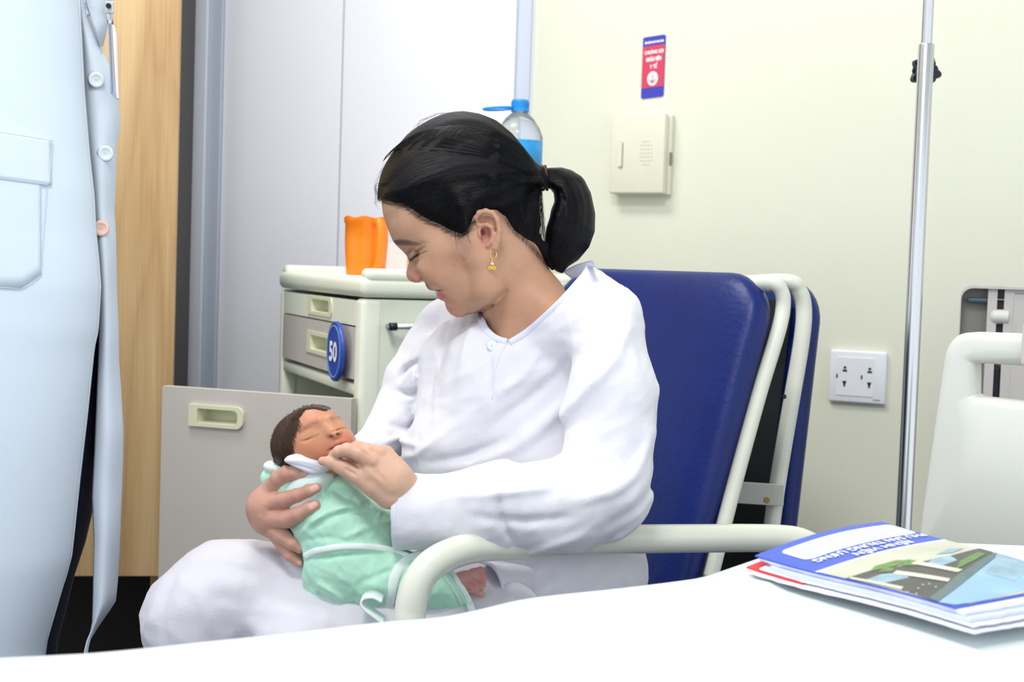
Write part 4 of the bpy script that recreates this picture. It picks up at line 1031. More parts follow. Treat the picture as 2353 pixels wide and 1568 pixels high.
# neck
H.cone((1160, 590, -5), (1206, 715, -5), 84, 82, 26)
H.cone((1206, 715, -5), (1232, 830, -20), 84, 120, 26)
H.cone((1240, 690, 20), (1310, 775, 110), 56, 50, 40)
H.ridge([(1108, 716), (1135, 698), (1162, 672)], 5, -5, 20)
# smile lines, eyelid crease, mouth corner
H.ridge([(972, 642), (990, 655), (1012, 664), (1027, 672)], 4, -3.5, 14)
H.ridge([(944, 596), (957, 587), (975, 578), (984, 574)], 2.6, -4.0, 10)
H.ridge([(940, 584), (955, 574), (972, 568), (990, 566)], 3.5, -2.2, 10)
H.ridge([(948, 604), (962, 606), (978, 600)], 5, -2.2, 16)
H.ridge([(964, 628), (973, 637), (973, 647)], 3, -3.2, 6)
H.ridge([(1004, 671), (1014, 671), (1024, 672)], 2.2, -4.5, -40)
H.ridge([(1020, 690), (1032, 696), (1046, 700)], 6, -3, 4)
H.ridge([(1076, 722), (1080, 712), (1080, 704)], 5, -3.0, 10)
# ear
H.ell((1122, 534, 112), (46, 25, 12), 8, ex=(0.14, 0.99, 0.0), ez=(-0.40, 0.0, 0.92))
H.ell((1137, 568, 122), (18, 11, 8), 6, ex=(-0.35, 0.9, 0))
H.chain([(1098, 518, 124, 5), (1094, 502, 128, 5.5), (1101, 489, 132, 6), (1116, 485, 135, 6), (1132, 490, 136, 6), (1143, 506, 136, 6.2), (1147, 530, 134, 6.2), (1144, 552, 131, 6.5), (1138, 570, 127, 7.5)], 3)
H.ell((1117, 540, 132), (13, 21, 17), 4, op='cut')
H.chain([(1103, 504, 134, 6), (1116, 503, 136, 6.5), (1130, 508, 136, 5.5), (1137, 528, 135, 4)], 4, op='cut')
H.chain([(1106, 518, 124, 4.5), (1119, 517, 129, 5), (1130, 523, 131, 5), (1134, 540, 130, 5), (1129, 556, 128, 6), (1120, 564, 126, 6)], 4)
H.ell((1103, 537, 126), (6, 11, 8), 5); H.cone((1100, 518, 122), (1110, 524, 122), 4, 3, 4)
H.ell((1109, 535, 122), (5, 8, 12), 3, op='cut'); H.ell((1114, 553, 128), (4.5, 6, 9), 3, op='cut')
P, Q = H.surf(); P = smooth_mesh(P, Q, 1, 0.4)
x, y = seen(H, P); w = P[:, 2]
c = np.tile(lin(SK), (len(P), 1))
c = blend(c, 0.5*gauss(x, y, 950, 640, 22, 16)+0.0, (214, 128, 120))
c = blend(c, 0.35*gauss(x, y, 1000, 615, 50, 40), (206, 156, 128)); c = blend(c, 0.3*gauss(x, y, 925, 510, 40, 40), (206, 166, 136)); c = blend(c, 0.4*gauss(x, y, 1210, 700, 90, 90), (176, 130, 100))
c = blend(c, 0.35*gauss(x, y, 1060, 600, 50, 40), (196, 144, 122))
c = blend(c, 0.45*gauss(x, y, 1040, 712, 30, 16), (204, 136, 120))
c = blend(c, 0.5*gauss(x, y, 1118, 545, 20, 26)*(w > 100), (206, 132, 120))
c = blend(c, 0.8*np.exp(-(linedist(x, y, [(978, 655), (986, 663), (1000, 666), (1012, 668)])/5.5)**4)*(w < 60), (176, 84, 82))
c = blend(c, 0.9*gauss(x, y, 1015, 681, 13, 9, 10)*(w < 70), (200, 84, 84))
c = blend(c, 0.9*np.exp(-(linedist(x, y, [(1004, 671.5), (1016, 671.5), (1024, 672)])/2.0)**2)*(np.abs(w) < 60), (96, 36, 38))
c = blend(c, 0.9*gauss(x, y, 958, 649.5, 5, 2.5), (120, 62, 56))
bm_ = np.exp(-(linedist(x, y, [(908, 557), (920, 557), (936, 558), (952, 560), (965, 562)])/np.interp(x, [905, 920, 945, 968], [4.5, 7.5, 6, 2.5]))**4)*(w > 2)
c = blend(c, 0.85*bm_*np.interp(x, [905, 940, 968], [1, 0.85, 0.35]), (58, 50, 52))
c = blend(c, 0.75*gauss(x, y, 1109, 534, 5, 9, -12)*(w > 90), (84, 40, 38)); c = blend(c, 0.5*gauss(x, y, 1118, 540, 11, 17)*(w > 90), (160, 92, 86)); c = blend(c, 0.45*gauss(x, y, 1117, 505, 17, 5)*(w > 90), (160, 96, 88)); c = blend(c, 0.35*gauss(x, y, 1138, 500, 10, 12)*(w > 90), (220, 150, 134))
c = blend(c, 0.9*np.exp(-(linedist(x, y, [(943, 597), (951, 591), (959, 586)])/4.4)**2)*(w > 12), (26, 20, 22))
c = blend(c, 0.6*np.exp(-(linedist(x, y, [(955, 588), (966, 582), (980, 577)])/2.2)**2)*(w > 12), (70, 46, 42))
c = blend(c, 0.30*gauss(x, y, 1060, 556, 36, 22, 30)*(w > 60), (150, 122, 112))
hd_ = linedist(x, y, [(872, 458), (914, 465), (943, 479), (972, 500), (1009, 517), (1038, 532), (1066, 538), (1085, 512)])
c = blend(c, 0.6*np.exp(-(hd_/8.0)**2)*(w > 0), (88, 68, 62))
hd_ = linedist(x, y, [(1150, 486), (1180, 528), (1210, 556), (1240, 590), (1262, 615)])
c = blend(c, 0.6*np.exp(-(hd_/9.0)**2)*(w > 0), (80, 62, 58))
for sx, sy, sr in ((1066, 596, 3), (1060, 590, 2), (1165, 668, 4), (968, 524, 1.2), (1043, 610, 2.5), (1143, 540, 1.5), (1141, 528, 1.5)): c = blend(c, 0.5*gauss(x, y, sx, sy, sr, sr*1.3), (168, 92, 84))
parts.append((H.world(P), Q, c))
# ---- hands and forearms
HD = 1.58
def nail(c, x, y, cx, cy, rx, ry, ang, w=None, wm=-1e9):
    d = ((x-cx)*math.cos(math.radians(ang))+(y-cy)*math.sin(math.radians(ang)))/rx; e = (-(x-cx)*math.sin(math.radians(ang))+(y-cy)*math.cos(math.radians(ang)))/ry
    m = np.clip(1.6-1.6*(np.abs(d)**3+np.abs(e)**3), 0, 1)
    if w is not None: m = m*(w > wm)
    return blend(c, 0.85*m, (226, 184, 172))
L = Vol(HD, (715, 985, -30), (1040, 1230, 175), 1.7)
# near hand: back of the hand, knuckles upper left, thumb below
L.cone((1010, 1165, 26), (942, 1136, 48), 34, 36, 14); L.cone((942, 1136, 48), (895, 1100, 84), 38, 38, 20, flat=((0.25, -0.3, 1), 1.5))
L.cone((895, 1100, 86), (852, 1062, 100), 36, 21, 16, flat=((0.15, -0.3, 1), 1.5))
L.cone((905, 1092, 80), (872, 1044, 82), 34, 19, 16, flat=((0.3, -0.4, 1), 1.3))
L.cone((914, 1098, 66), (888, 1042, 62), 32, 17, 16)
L.cone((918, 1105, 50), (900, 1056, 36), 30, 16, 16)
L.cone((898, 1112, 84), (850, 1092, 96), 34, 24, 14)
L.chain([(900, 1058, 36, 15), (874, 1056, 34, 12), (858, 1066, 26, 10)], 4)
L.chain([(888, 1042, 62, 16), (862, 1040, 64, 13), (844, 1042, 56, 12), (828, 1050, 44, 10)], 4)
L.chain([(872, 1044, 84, 17), (846, 1034, 90, 14.5), (821, 1027, 90, 13.6), (803, 1034, 78, 12), (792, 1044, 66, 10)], 3.5)
L.chain([(852, 1060, 102, 18.5), (824, 1043, 110, 16.2), (797, 1034, 114, 15), (779, 1038, 108, 13.2), (766, 1046, 98, 10.8)], 4.5)
L.chain([(893, 1140, 82, 30), (856, 1116, 92, 25), (820, 1094, 98, 19.5), (788, 1075, 100, 17), (760, 1063, 99, 14.5), (741, 1060, 96, 10)], 5)
L.cone((798, 1062, 66), (845, 1068, 76), 15, 22, 4); L.cone((818, 1076, 90), (856, 1078, 86), 11, 22, 8); L.cone((836, 1062, 92), (850, 1084, 86), 14, 20, 8)
L.ridge([(846, 1058), (868, 1080), (900, 1104)], 6, 1.2, 70); L.ridge([(872, 1044), (886, 1070), (908, 1096)], 6, 1.2, 60)
L.ridge([(860, 1056), (874, 1074), (896, 1096)], 5, -1.4, 60); L.ridge([(806, 1066), (818, 1074), (834, 1082)], 3.5, -4.5, 60, pw=2)
L.ridge([(772, 1056), (777, 1080)], 2.2, -0.8, 80); L.ridge([(789, 1020), (800, 1046)], 2.0, -0.7, 90); L.ridge([(843, 1046), (850, 1070)], 2.5, 0.8, 90)
P, Q = L.surf(); P = smooth_mesh(P, Q, 1, 0.5); x, y = seen(L, P); w = P[:, 2]
c = np.tile(lin((212, 172, 149)), (len(P), 1))
c = blend(c, 0.6*np.exp(-(linedist(x, y, [(778, 1054), (792, 1059), (808, 1067), (822, 1076)])/2.4)**2), (150, 96, 84)); c = blend(c, 0.35*np.exp(-(linedist(x, y, [(812, 1012), (826, 1030), (846, 1044)])/2.2)**2), (160, 110, 98))
for gx, gy in ((842, 1056), (874, 1038), (793, 1028), (824, 1022), (780, 1070)): c = blend(c, 0.35*gauss(x, y, gx, gy, 13, 10), (224, 158, 138))
c = blend(c, 0.25*gauss(x, y, 890, 1100, 40, 24, 40), (206, 160, 138)); c = blend(c, 0.45*gauss(x, y, 742, 1060, 12, 9), (206, 136, 118))
parts.append((L.world(P), Q, c))
R_ = Vol(HD, (552, 1045, -110), (770, 1345, 115), 1.7)
# far hand coming round behind the baby, fingers pointing right
R_.cone((606, 1168, 0), (616, 1192, 0), 38, 36, 10); R_.cone((608, 1160, -4), (628, 1118, 4), 36, 24, 22); R_.cone((612, 1190, -6), (650, 1222, -30), 36, 30, 20)
R_.cone((616, 1160, -20), (680, 1240, -70), 34, 30, 20)
R_.chain([(628, 1122, 8, 23), (642, 1100, 28, 20), (660, 1088, 42, 18.5), (680, 1086, 50, 16.5), (700, 1091, 52, 13.5), (710, 1095, 50, 10)], 5)
R_.chain([(620, 1156, 12, 24), (655, 1149, 44, 19), (684, 1138, 62, 16.5), (710, 1127, 70, 14.5), (727, 1122, 70, 11.5)], 4)
R_.chain([(624, 1192, 14, 25), (660, 1193, 46, 21), (686, 1182, 62, 17.5), (710, 1168, 69, 14.5), (725, 1161, 69, 11.5)], 4)
R_.chain([(622, 1208, 4, 26), (648, 1232, 22, 19), (672, 1250, 32, 15), (688, 1262, 30, 11)], 4)
R_.chain([(630, 1222, -6, 20), (648, 1252, 8, 15), (668, 1278, 18, 13.5), (686, 1293, 18, 10.5)], 4)
R_.ridge([(612, 1150), (630, 1168)], 6, 1.5, 10); R_.ridge([(600, 1180), (618, 1196)], 7, 1.5, 10)
for a_ in ([(655, 1138), (660, 1165)], [(688, 1126), (692, 1152)], [(660, 1172), (664, 1208)], [(690, 1166), (694, 1190)], [(656, 1078), (652, 1100)]): R_.ridge(a_, 2.2, -0.9, 20)
P, Q = R_.surf(); P = smooth_mesh(P, Q, 1, 0.5); x, y = seen(R_, P); w = P[:, 2]
c = np.tile(lin((198, 152, 134)), (len(P), 1))
for gx, gy in ((622, 1160), (624, 1196), (655, 1148), (662, 1190), (690, 1138), (650, 1092)): c = blend(c, 0.35*gauss(x, y, gx, gy, 15, 12), (206, 138, 130))
c = blend(c, 0.4*gauss(x, y, 590, 1185, 24, 34), (186, 140, 120))
for gx, gy in ((710, 1094), (730, 1121), (727, 1160), (690, 1292)): c = blend(c, 0.4*gauss(x, y, gx, gy, 12, 10), (222, 140, 132))
c = nail(c, x, y, 722, 1122, 12, 8, -28, w, 74); c = nail(c, x, y, 719, 1162, 12, 8, -30, w, 72); c = nail(c, x, y, 704, 1087, 9, 5, 12, w, 50); c = nail(c, x, y, 689, 1296, 7, 5, 45, w, 18)
parts.append((R_.world(P), Q, c))
AR = Vol(D0, (560, 700, -400), (1500, 1300, 400), 7.0)
AR.cone((1385, 760, 150), (1395, 1110, 250), 52, 46, 10); AR.cone((1395, 1110, 250), (1150, 1165, 285), 46, 40, 10); AR.cone((1150, 1165, 285), (960, 1150, 290), 40, 34, 10)
AR.cone((1010, 770, -250), (920, 960, -210), 34, 30, 10); AR.cone((920, 960, -210), (680, 1200, -90), 38, 28, 10); AR.cone((1250, 800, -20), (1385, 760, 150), 60, 52, 10); AR.cone((1250, 800, -20), (1010, 770, -250), 60, 34, 10); AR.cone((1250, 800, -20), (1240, 1250, -30), 90, 110, 20)
P, Q = AR.surf(); parts.append((AR.world(P), Q, np.tile(lin(SK), (len(P), 1))))
V3, Q3, C3 = join(parts)
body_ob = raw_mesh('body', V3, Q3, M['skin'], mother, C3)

# ---- gown
M['gown_v'] = M['gown']
G = Vol(D0, (600, 560, -430), (1540, 1430, 440), 5.0)
G.ell((1205, 830, -60), (230, 130, 130), 40, ex=(0.66, 0.02, 0.75), ez=(-0.75, 0, 0.66))
G.cone((1030, 735, -255), (1180, 740, -90), 62, 84, 40)
G.cone((1340, 735, 130), (1240, 730, 0), 84, 86, 40)
G.cone((1210, 900, -50), (1240, 1120, -40), 175, 190, 50, flat=((-0.75, 0, 0.66), 1.25))
G.cone((1240, 1120, -40), (1270, 1400, -30), 190, 215, 50, flat=((-0.75, 0, 0.66), 1.1))
# breast line
G.ell((1120, 900, 10), (120, 150, 90), 70); G.ell((1040, 900, -110), (90, 170, 90), 60); G.ell((1050, 1040, -40), (130, 120, 130), 70)
G.cone((1240, 690, 20), (1310, 775, 110), 66, 62, 30); G.cone((1206, 715, -8), (1232, 830, -20), 98, 134, 30)
G.cone((1338, 655, 20), (1395, 725, 140), 54, 76, 30)
# near arm
G.cone((1392, 748, 178), (1408, 900, 220), 84, 92, 34)
G.cone((1408, 900, 220), (1392, 1120, 262), 94, 100, 26)
G.cone((1392, 1120, 262), (1300, 1160, 290), 102, 98, 26)
G.cone((1300, 1160, 290), (1120, 1166, 300), 98, 88, 24)
G.cone((1120, 1166, 300), (926, 1178, 288), 88, 82, 20)
# far arm
G.cone((1005, 760, -270), (935, 870, -230), 62, 56, 30)
G.cone((935, 870, -230), (900, 985, -190), 52, 62, 20)
G.cone((900, 985, -190), (850, 1040, -130), 60, 52, 30)
G.cone((850, 1040, -130), (640, 1180, -100), 50, 42, 20)
# belly folds filling towards the lap
G.cone((1130, 1300, 30), (1400, 1310, 30), 90, 90, 60)
# silhouettes from the photograph
gp = [(1360, 590), (1395, 628), (1436, 664), (1466, 704), (1485, 752), (1496, 810), (1503, 880), (1503, 950), (1500, 1040), (1494, 1130), (1488, 1200), (1482, 1270), (1478, 1440), (600, 1440), (600, 1100), (760, 1060), (835, 1003), (866, 990), (880, 962), (868, 925), (874, 898), (896, 870), (914, 828), (932, 775), (952, 712), (985, 676), (1020, 668), (1060, 700), (1080, 728), (1100, 640), (1200, 590)]
sdg = G.polyd([G.q((p[0], p[1], 0)) for p in gp])
G.ell((985, 885, -170), (60, 110, 60), 50)
# drapery
G.wrinkle(2.8, 105, 8, 3); G.wrinkle(1.2, 48, 7, 9)
fold = lambda p_, r_, a_, w_: G.ridge(p_, r_, a_*1.5, w_)
for pts, r, A in (
  ([(1440, 700), (1400, 800), (1330, 880), (1250, 960)], 16, 7), ([(1380, 830), (1290, 930), (1190, 1010), (1080, 1060)], 20, 9), ([(1330, 800), (1230, 900), (1130, 970)], 14, -6),
  ([(1480, 960), (1440, 1040), (1380, 1090), (1290, 1110)], 13, 7), ([(1490, 1060), (1440, 1120), (1360, 1170)], 12, -8), ([(1460, 1150), (1400, 1200), (1330, 1235)], 10, 6),
  ([(1260, 1080), (1180, 1090), (1060, 1100)], 10, 6), ([(1300, 1140), (1200, 1150), (1090, 1140)], 10, -7), ([(1150, 1100), (1156, 1150), (1180, 1200)], 8, -9), ([(1040, 1190), (1140, 1215), (1240, 1240)], 10, 5), ([(1330, 1180), (1250, 1210), (1170, 1255)], 11, 7),
  ([(1090, 730), (1070, 800), (1055, 880)], 9, 4), ([(1040, 700), (1020, 780), (1010, 850)], 8, -3.5), ([(955, 830), (950, 900), (935, 960)], 7, -8), ([(955, 830), (925, 850), (905, 875)], 6, -7), ([(900, 905), (930, 912), (950, 905)], 6, -8), ([(890, 985), (925, 990), (950, 960)], 7, -8), ([(868, 1030), (910, 1015), (960, 1020)], 8, 6),
  ([(1130, 820), (1128, 870), (1136, 915)], 3.5, -5), ([(1240, 800), (1200, 860), (1150, 900)], 10, 5), ([(1410, 760), (1430, 800), (1440, 850)], 8, 4), ([(1180, 1000), (1080, 1040), (980, 1060)], 12, -8), ([(1010, 1000), (960, 1040), (930, 1050)], 8, 5)):
    fold(pts, r, A, -430)
# sleeve mouth
G.cone((860, 1182, 288), (990, 1172, 292), 68, 62, 4, op='cut')
G.ell((868, 1182, 288), (42, 110, 110), 4, op='cut')
# neck opening: around the neck and a shallow V
NK = [(1318, 600), (1353, 604), (1335, 640), (1290, 690), (1240, 735), (1205, 765), (1176, 784), (1163, 784), (1140, 774), (1122, 760), (1110, 742), (1104, 722), (1104, 690), (1150, 560)]
D = G.polyd([G.q((p[0], p[1], 40)) for p in NK])
Wd = G.ax[2][None, None, :]
G.a = np.maximum(G.a, -np.maximum(D[:, :, None]+4.0, -(Wd+60)))
# keep gown hollow round the neck behind
G.cone((1160, 590, -10), (1206, 715, -8), 92, 92, 10, op='cut')
P, Q = G.surf(); P = smooth_mesh(P, Q, 2, 0.5)
gown_ob = raw_mesh('gown', G.world(P), Q, M['gown'], mother)
gown_P = P
# helper: put a point on the gown/any surface seen at a pixel
from mathutils.bvhtree import BVHTree
def bvh_of(V, Q): return BVHTree.FromPolygons([tuple(v) for v in V], [tuple(int(i) for i in q) for q in Q])
gbvh = bvh_of(G.world(P), Q)
def on_surf(bvh, px, py, off=0.0, dflt=1.7):
    r = ray(px, py).normalized(); hit = bvh.ray_cast(CAMP, r)
    if hit[0] is None: return pt(px, py, dflt)
    return hit[0]-r*off
def ribbon(name, px_pts, bvh, wid, th, m, par, dflt=1.7, n=8, smooth=True, flat=True):
    """binding tape lying on a surface"""
    S = [on_surf(bvh, p[0], p[1], 0.0, dflt) for p in spl(px_pts, n)]
    S = [Vector(v) for v in S]
    for _ in range(3): S = [S[0]]+[(S[i-1]+S[i]*2+S[i+1])/4 for i in range(1, len(S)-1)]+[S[-1]]
    rows = []
    for i, p in enumerate(S):
        t = (S[min(i+1, len(S)-1)]-S[max(i-1, 0)]).normalized(); vw = (CAMP-p).normalized(); sd_ = t.cross(vw).normalized()
        rows.append([p+sd_*(wid*math.cos(a))+vw*(th*math.sin(a)) for a in np.linspace(0, 2*math.pi, 13)[:-1]])
    b = MB(); b.grid(rows, closed_u=True); return b.build(name, m, par, smooth=True)
ribbon('neck_binding', [(1358, 606), (1350, 625), (1330, 648), (1290, 693), (1240, 740), (1205, 768), (1172, 788)], gbvh, 0.0042, 0.0022, M['gown_trim'], gown_ob, 1.62)
ribbon('neck_binding', [(1106, 714), (1106, 732), (1113, 752), (1128, 770), (1146, 781), (1164, 786)], gbvh, 0.0042, 0.0022, M['gown_trim'], gown_ob, 1.72)
up_ = spl([(1294, 624), (1325, 608), (1362, 598)], 6); lo_ = spl([(1312, 640), (1342, 636), (1370, 616)], 6)
b = MB(); b.grid([[pt(p[0], p[1], 1.735) for p in up_], [pt((p[0]+q[0])/2, (p[1]+q[1])/2, 1.742) for p, q in zip(up_, lo_)], [pt(p[0], p[1], 1.74) for p in lo_]]); o_ = b.build('collar_lining', M['gown_trim'], gown_ob, smooth=True); md = o_.modifiers.new('t', 'SOLIDIFY'); md.thickness = 0.002
ribbon('placket_edge', [(1164, 790), (1150, 812), (1138, 850), (1134, 880), (1131, 915)], gbvh, 0.0012, 0.0010, M['gown_trim'], gown_ob, 1.7)
bp_ = on_surf(gbvh, 1131, 795, 0.001); vw = (CAMP-bp_).normalized()
b = MB(); b.lathe([(0.0005, 0.0), (0.0062, 0.0), (0.0066, 0.0014), (0.0050, 0.0022), (0.0005, 0.0016)], bp_, frame3(CR, CU, vw), 20); b.build('button', M['button'], gown_ob, smooth=True)
ribbon('cuff_seam', [(944, 1102), (926, 1122), (914, 1160), (905, 1200), (902, 1235), (912, 1258)], gbvh, 0.0014, 0.0008, M['gown_trim'], gown_ob, 1.57)

# ---- lap (loose white trousers) : knee at the left, near thigh below the baby
T = Vol(1.60, (270, 1170, -420), (1300, 2330, 400), 7.0)
T.cone((1080, 1390, -150), (520, 1372, -30), 150, 128, 40)
T.cone((520, 1372, -30), (452, 1420, 0), 128, 122, 40)
T.cone((452, 1420, 0), (500, 2260, -30), 118, 88, 40)
T.cone((1180, 1500, 10), (720, 1560, 40), 118, 108, 40)
T.cone((1150, 1450, -60), (700, 1480, 60), 120, 110, 60)
T.cone((720, 1560, 40), (700, 2260, 50), 104, 84, 40)
T.wrinkle(4.0, 130, 8, 4); T.wrinkle(1.6, 60, 7, 5)
for pts, r, A in (([(545, 1243), (620, 1262), (700, 1300), (760, 1350)], 12, 8), ([(500, 1290), (600, 1310), (690, 1360)], 14, -7), ([(470, 1330), (500, 1390), (520, 1450)], 14, 6), ([(380, 1350), (370, 1410), (360, 1470)], 12, 6), ([(420, 1310), (400, 1390), (410, 1460)], 10, -6), ([(620, 1250), (660, 1290), (690, 1330)], 8, -7)):
    T.ridge(pts, r, A, -300)
P, Q = T.surf(); P = smooth_mesh(P, Q, 2, 0.5)
raw_mesh('trousers', T.world(P), Q, M['skirt'], mother); tbvh = bvh_of(T.world(P), Q)
# gown tail hanging below the armrest, a turned hem at its end
b = MB(); rows = []
hem = spl([(1100, 1290, 1.62), (1130, 1300, 1.60), (1150, 1330, 1.60), (1158, 1375, 1.61)], 8)
for i in range(14):
    f = i/13; rows.append([pt(p[0]+(300-0*f)*f, p[1]+(6+10*math.sin(3*f))*f, p[2]+0.12*f+0.008*math.sin(9*f)) for p in hem])
b.grid(rows); hm = b.build('gown_tail', M['gown'], mother, smooth=True)
ht_ = [tuple(pt(p[0], p[1], p[2]-0.001)) for p in hem]; b = MB(); b.tube(ht_, 0.0022, 8); b.build('hem', M['gown_trim'], hm, smooth=True)

# ---- hair
def hair_mat(name, col, col2, ax_scale=90):
    m = bpy.data.materials.new(name); m.use_nodes = True; nt = m.node_tree; N = nt.nodes; L_ = nt.links; b = N['Principled BSDF']
    A = N.new('ShaderNodeAttribute'); A.attribute_name = 'flow_a'; B = N.new('ShaderNodeAttribute'); B.attribute_name = 'flow_b'
    cb = N.new('ShaderNodeCombineXYZ'); L_.new(A.outputs['Fac'], cb.inputs[0]); L_.new(B.outputs['Fac'], cb.inputs[1])
    def noise(sc, det):
        mp = N.new('ShaderNodeMapping'); mp.inputs['Scale'].default_value = sc; L_.new(cb.outputs[0], mp.inputs[0])
        n = N.new('ShaderNodeTexNoise'); n.inputs['Scale'].default_value = 1; n.inputs['Detail'].default_value = det; L_.new(mp.outputs[0], n.inputs[0]); return n
    n1 = noise((ax_scale, 1.2, 1), 5); n2 = noise((ax_scale*0.2, 0.8, 1), 3)
    mx = N.new('ShaderNodeMix'); mx.data_type = 'RGBA'; L_.new(n1.outputs[0], mx.inputs[0]); mx.inputs[6].default_value = col; mx.inputs[7].default_value = col2; L_.new(mx.outputs[2], b.inputs['Base Color'])
    ad = N.new('ShaderNodeMath'); ad.operation = 'MULTIPLY_ADD'; ad.inputs[1].default_value = 0.7; L_.new(n2.outputs[0], ad.inputs[0]); L_.new(n1.outputs[0], ad.inputs[2])
    bp = N.new('ShaderNodeBump'); bp.inputs['Strength'].default_value = 0.55; bp.inputs['Distance'].default_value = 0.004; L_.new(ad.outputs[0], bp.inputs['Height']); L_.new(bp.outputs[0], b.inputs['Normal'])
    b.inputs['Roughness'].default_value = 0.33; b.inputs['Specular IOR Level'].default_value = 0.18
    return m
M['hair'] = hair_mat('black_hair', srgb(4, 5, 9), srgb(17, 16, 21))
M['hair_b'] = hair_mat('newborn_hair', srgb(40, 28, 24), srgb(86, 62, 50), 60)
hairline = [(862, 446), (866, 462), (880, 457), (914, 464), (943, 478), (972, 499), (1009, 515), (1038, 531), (1062, 540), (1074, 532), (1083, 514), (1091, 496), (1110, 482), (1140, 482), (1163, 497), (1183, 530), (1204, 552), (1232, 572), (1248, 598), (1268, 622), (1288, 628), (1300, 600), (1270, 560), (1247, 556), (1239, 538), (1242, 513), (1238, 477), (1236, 440), (1245, 430), (1262, 430), (1262, 388), (1243, 386), (1231, 379), (1205, 350), (1176, 317), (1140, 288), (1104, 271), (1067, 262), (1024, 262), (976, 277), (940, 309), (903, 357), (878, 393), (860, 419)]
HR = Vol(D0, (852, 252.4, -165), (1340, 850, 215), 2.6)
HR.lo = H.lo-np.array([0, 0, 0], np.float32); HR = Vol(D0, (852, 268-6*2.6, -165), (1340, 850, 215), 2.6)
sh = HR.n[1]-H.n[1]; Hs = np.full(HR.n, 60.0, np.float32); Hs[:, sh:, :] = Hskull; Hs[:, :sh, :] = Hskull[:, :1, :]+np.arange(sh, 0, -1)[None, :, None]*2.6
HR.ell((1054, 426, 0), (195, 163, 143), 20, ex=pa_)
HR.ell((990, 500, 0), (106, 88, 121), 30, ex=pa_)
HR.cone((1110, 470, 60), (1200, 470, 40), 74, 70, 40); HR.cone((1110, 470, -60), (1200, 470, -40), 74, 70, 40)
HR.cone((1140, 400, 0), (1248, 408, 0), 128, 24, 30)
HR.cone((1190, 520, 0), (1265, 600, 0), 72, 22, 30)
D = HR.polyd([HR.q((p[0], p[1], 0)) for p in hairline])
# rounded clip: edges of the cap ride on the skull at the side, wrap over at the crown
Wd = HR.ax[2][None, None, :]
# where the hairline meets skin the cap thins out; at the silhouette it is rounded
HR.a = np.minimum(HR.a, Hs-7)
D2 = HR.polyd([HR.q((p[0], p[1], 112)) for p in hairline]); tt_ = np.clip(-D2*0.42+1.2, 0.5, 60)[:, :, None]
side = np.clip((np.abs(Wd)-30)/40, 0, 1)*(HR.ax[1][None, :, None] > 430)
HR.a = np.maximum(HR.a, (Hs-tt_)*side+HR.a*(1-side))
D2 = HR.polyd([HR.q((p[0], p[1], 112)) for p in hairline]); nf = np.clip((Wd-20)/60, 0, 1)*np.clip((HR.ax[1][None, :, None]-425)/35, 0, 1)*np.clip((1235-HR.ax[0][:, None, None])/20, 0, 1)
DD = D[:, :, None]*(1-nf)+np.maximum(D2[:, :, None], D[:, :, None]-12)*nf
HR.a = np.maximum(HR.a, DD)
for pts, r, A in (([(880, 450), (940, 400), (1030, 350), (1130, 330), (1230, 385)], 9, -3.0), ([(905, 470), (990, 420), (1100, 390), (1235, 398)], 10, 2.5), ([(930, 478), (1020, 450), (1130, 425), (1238, 410)], 8, -2.5), ([(960, 330), (1040, 290), (1120, 300), (1200, 360)], 9, 2.4), ([(1000, 515), (1080, 480), (1170, 440), (1238, 418)], 9, 2.2), ([(1175, 500), (1210, 470), (1240, 428)], 7, -2.4), ([(890, 400), (930, 350), (990, 310)], 7, -2.2)):
    HR.ridge(pts, r, A, 0)
P, Q = HR.surf(); P = smooth_mesh(P, Q, 2, 0.5)
tc_ = np.array([1246, 407, 0.0])
dv = P-tc_; rad = np.linalg.norm(dv, axis=1); th_ = np.arctan2(dv[:, 1], -dv[:, 0]); ph_ = np.arcsin(np.clip(dv[:, 2]/np.maximum(rad, 1), -1, 1))
# strands sweep back with a gentle arch
fa_ = th_*1.0+ph_*0.35+0.25*np.sin(rad/160.0)
raw_mesh('hair', HR.world(P), Q, M['hair'], mother, uv=np.stack([fa_*1.4, rad/150], 1)); hbvh = bvh_of(HR.world(P), Q)
# ponytail
PTP = [(1252, 408, 0, 20), (1275, 410, 4, 25), (1300, 424, 6, 36), (1318, 460, 6, 46), (1318, 510, 6, 52), (1306, 550, 4, 52), (1288, 585, 2, 34), (1286, 612, 0, 18)]
PT = Vol(D0, (1215, 360, -80), (1390, 650, 85), 2.6)
PT.chain([(a, b_, c_, r_) for a, b_, c_, r_ in PTP], 16)
ptp = [(1246, 390), (1262, 386), (1290, 385), (1312, 391), (1340, 408), (1358, 444), (1368, 492), (1367, 532), (1354, 568), (1329, 598), (1307, 612), (1292, 629), (1278, 624), (1263, 610), (1249, 582), (1247, 557), (1252, 520), (1262, 492), (1274, 463), (1272, 444), (1264, 434), (1250, 430)]
D = PT.polyd([PT.q((p[0], p[1], 0)) for p in ptp]); Wd = PT.ax[2][None, None, :]
PT.a = np.maximum(PT.a, (D[:, :, None]+Wd**2/(2*55))/np.sqrt(1+(Wd/55)**2))
for pts, r, A in (([(1290, 395), (1335, 430), (1350, 500), (1330, 580)], 5, -2.4), ([(1285, 405), (1318, 450), (1325, 510), (1300, 590)], 5, 2.2), ([(1280, 420), (1296, 470), (1290, 530), (1272, 585)], 5, -2.2)):
    PT.ridge(pts, r, A, -80)
P, Q = PT.surf(); P = smooth_mesh(P, Q, 2, 0.5)
ax_l = np.array(spl([(1252, 408), (1280, 408), (1306, 424), (1322, 460), (1322, 510), (1308, 555), (1290, 590), (1286, 620)], 8))
sd2 = np.zeros(len(P)); al = np.zeros(len(P)); best = np.full(len(P), 1e9)
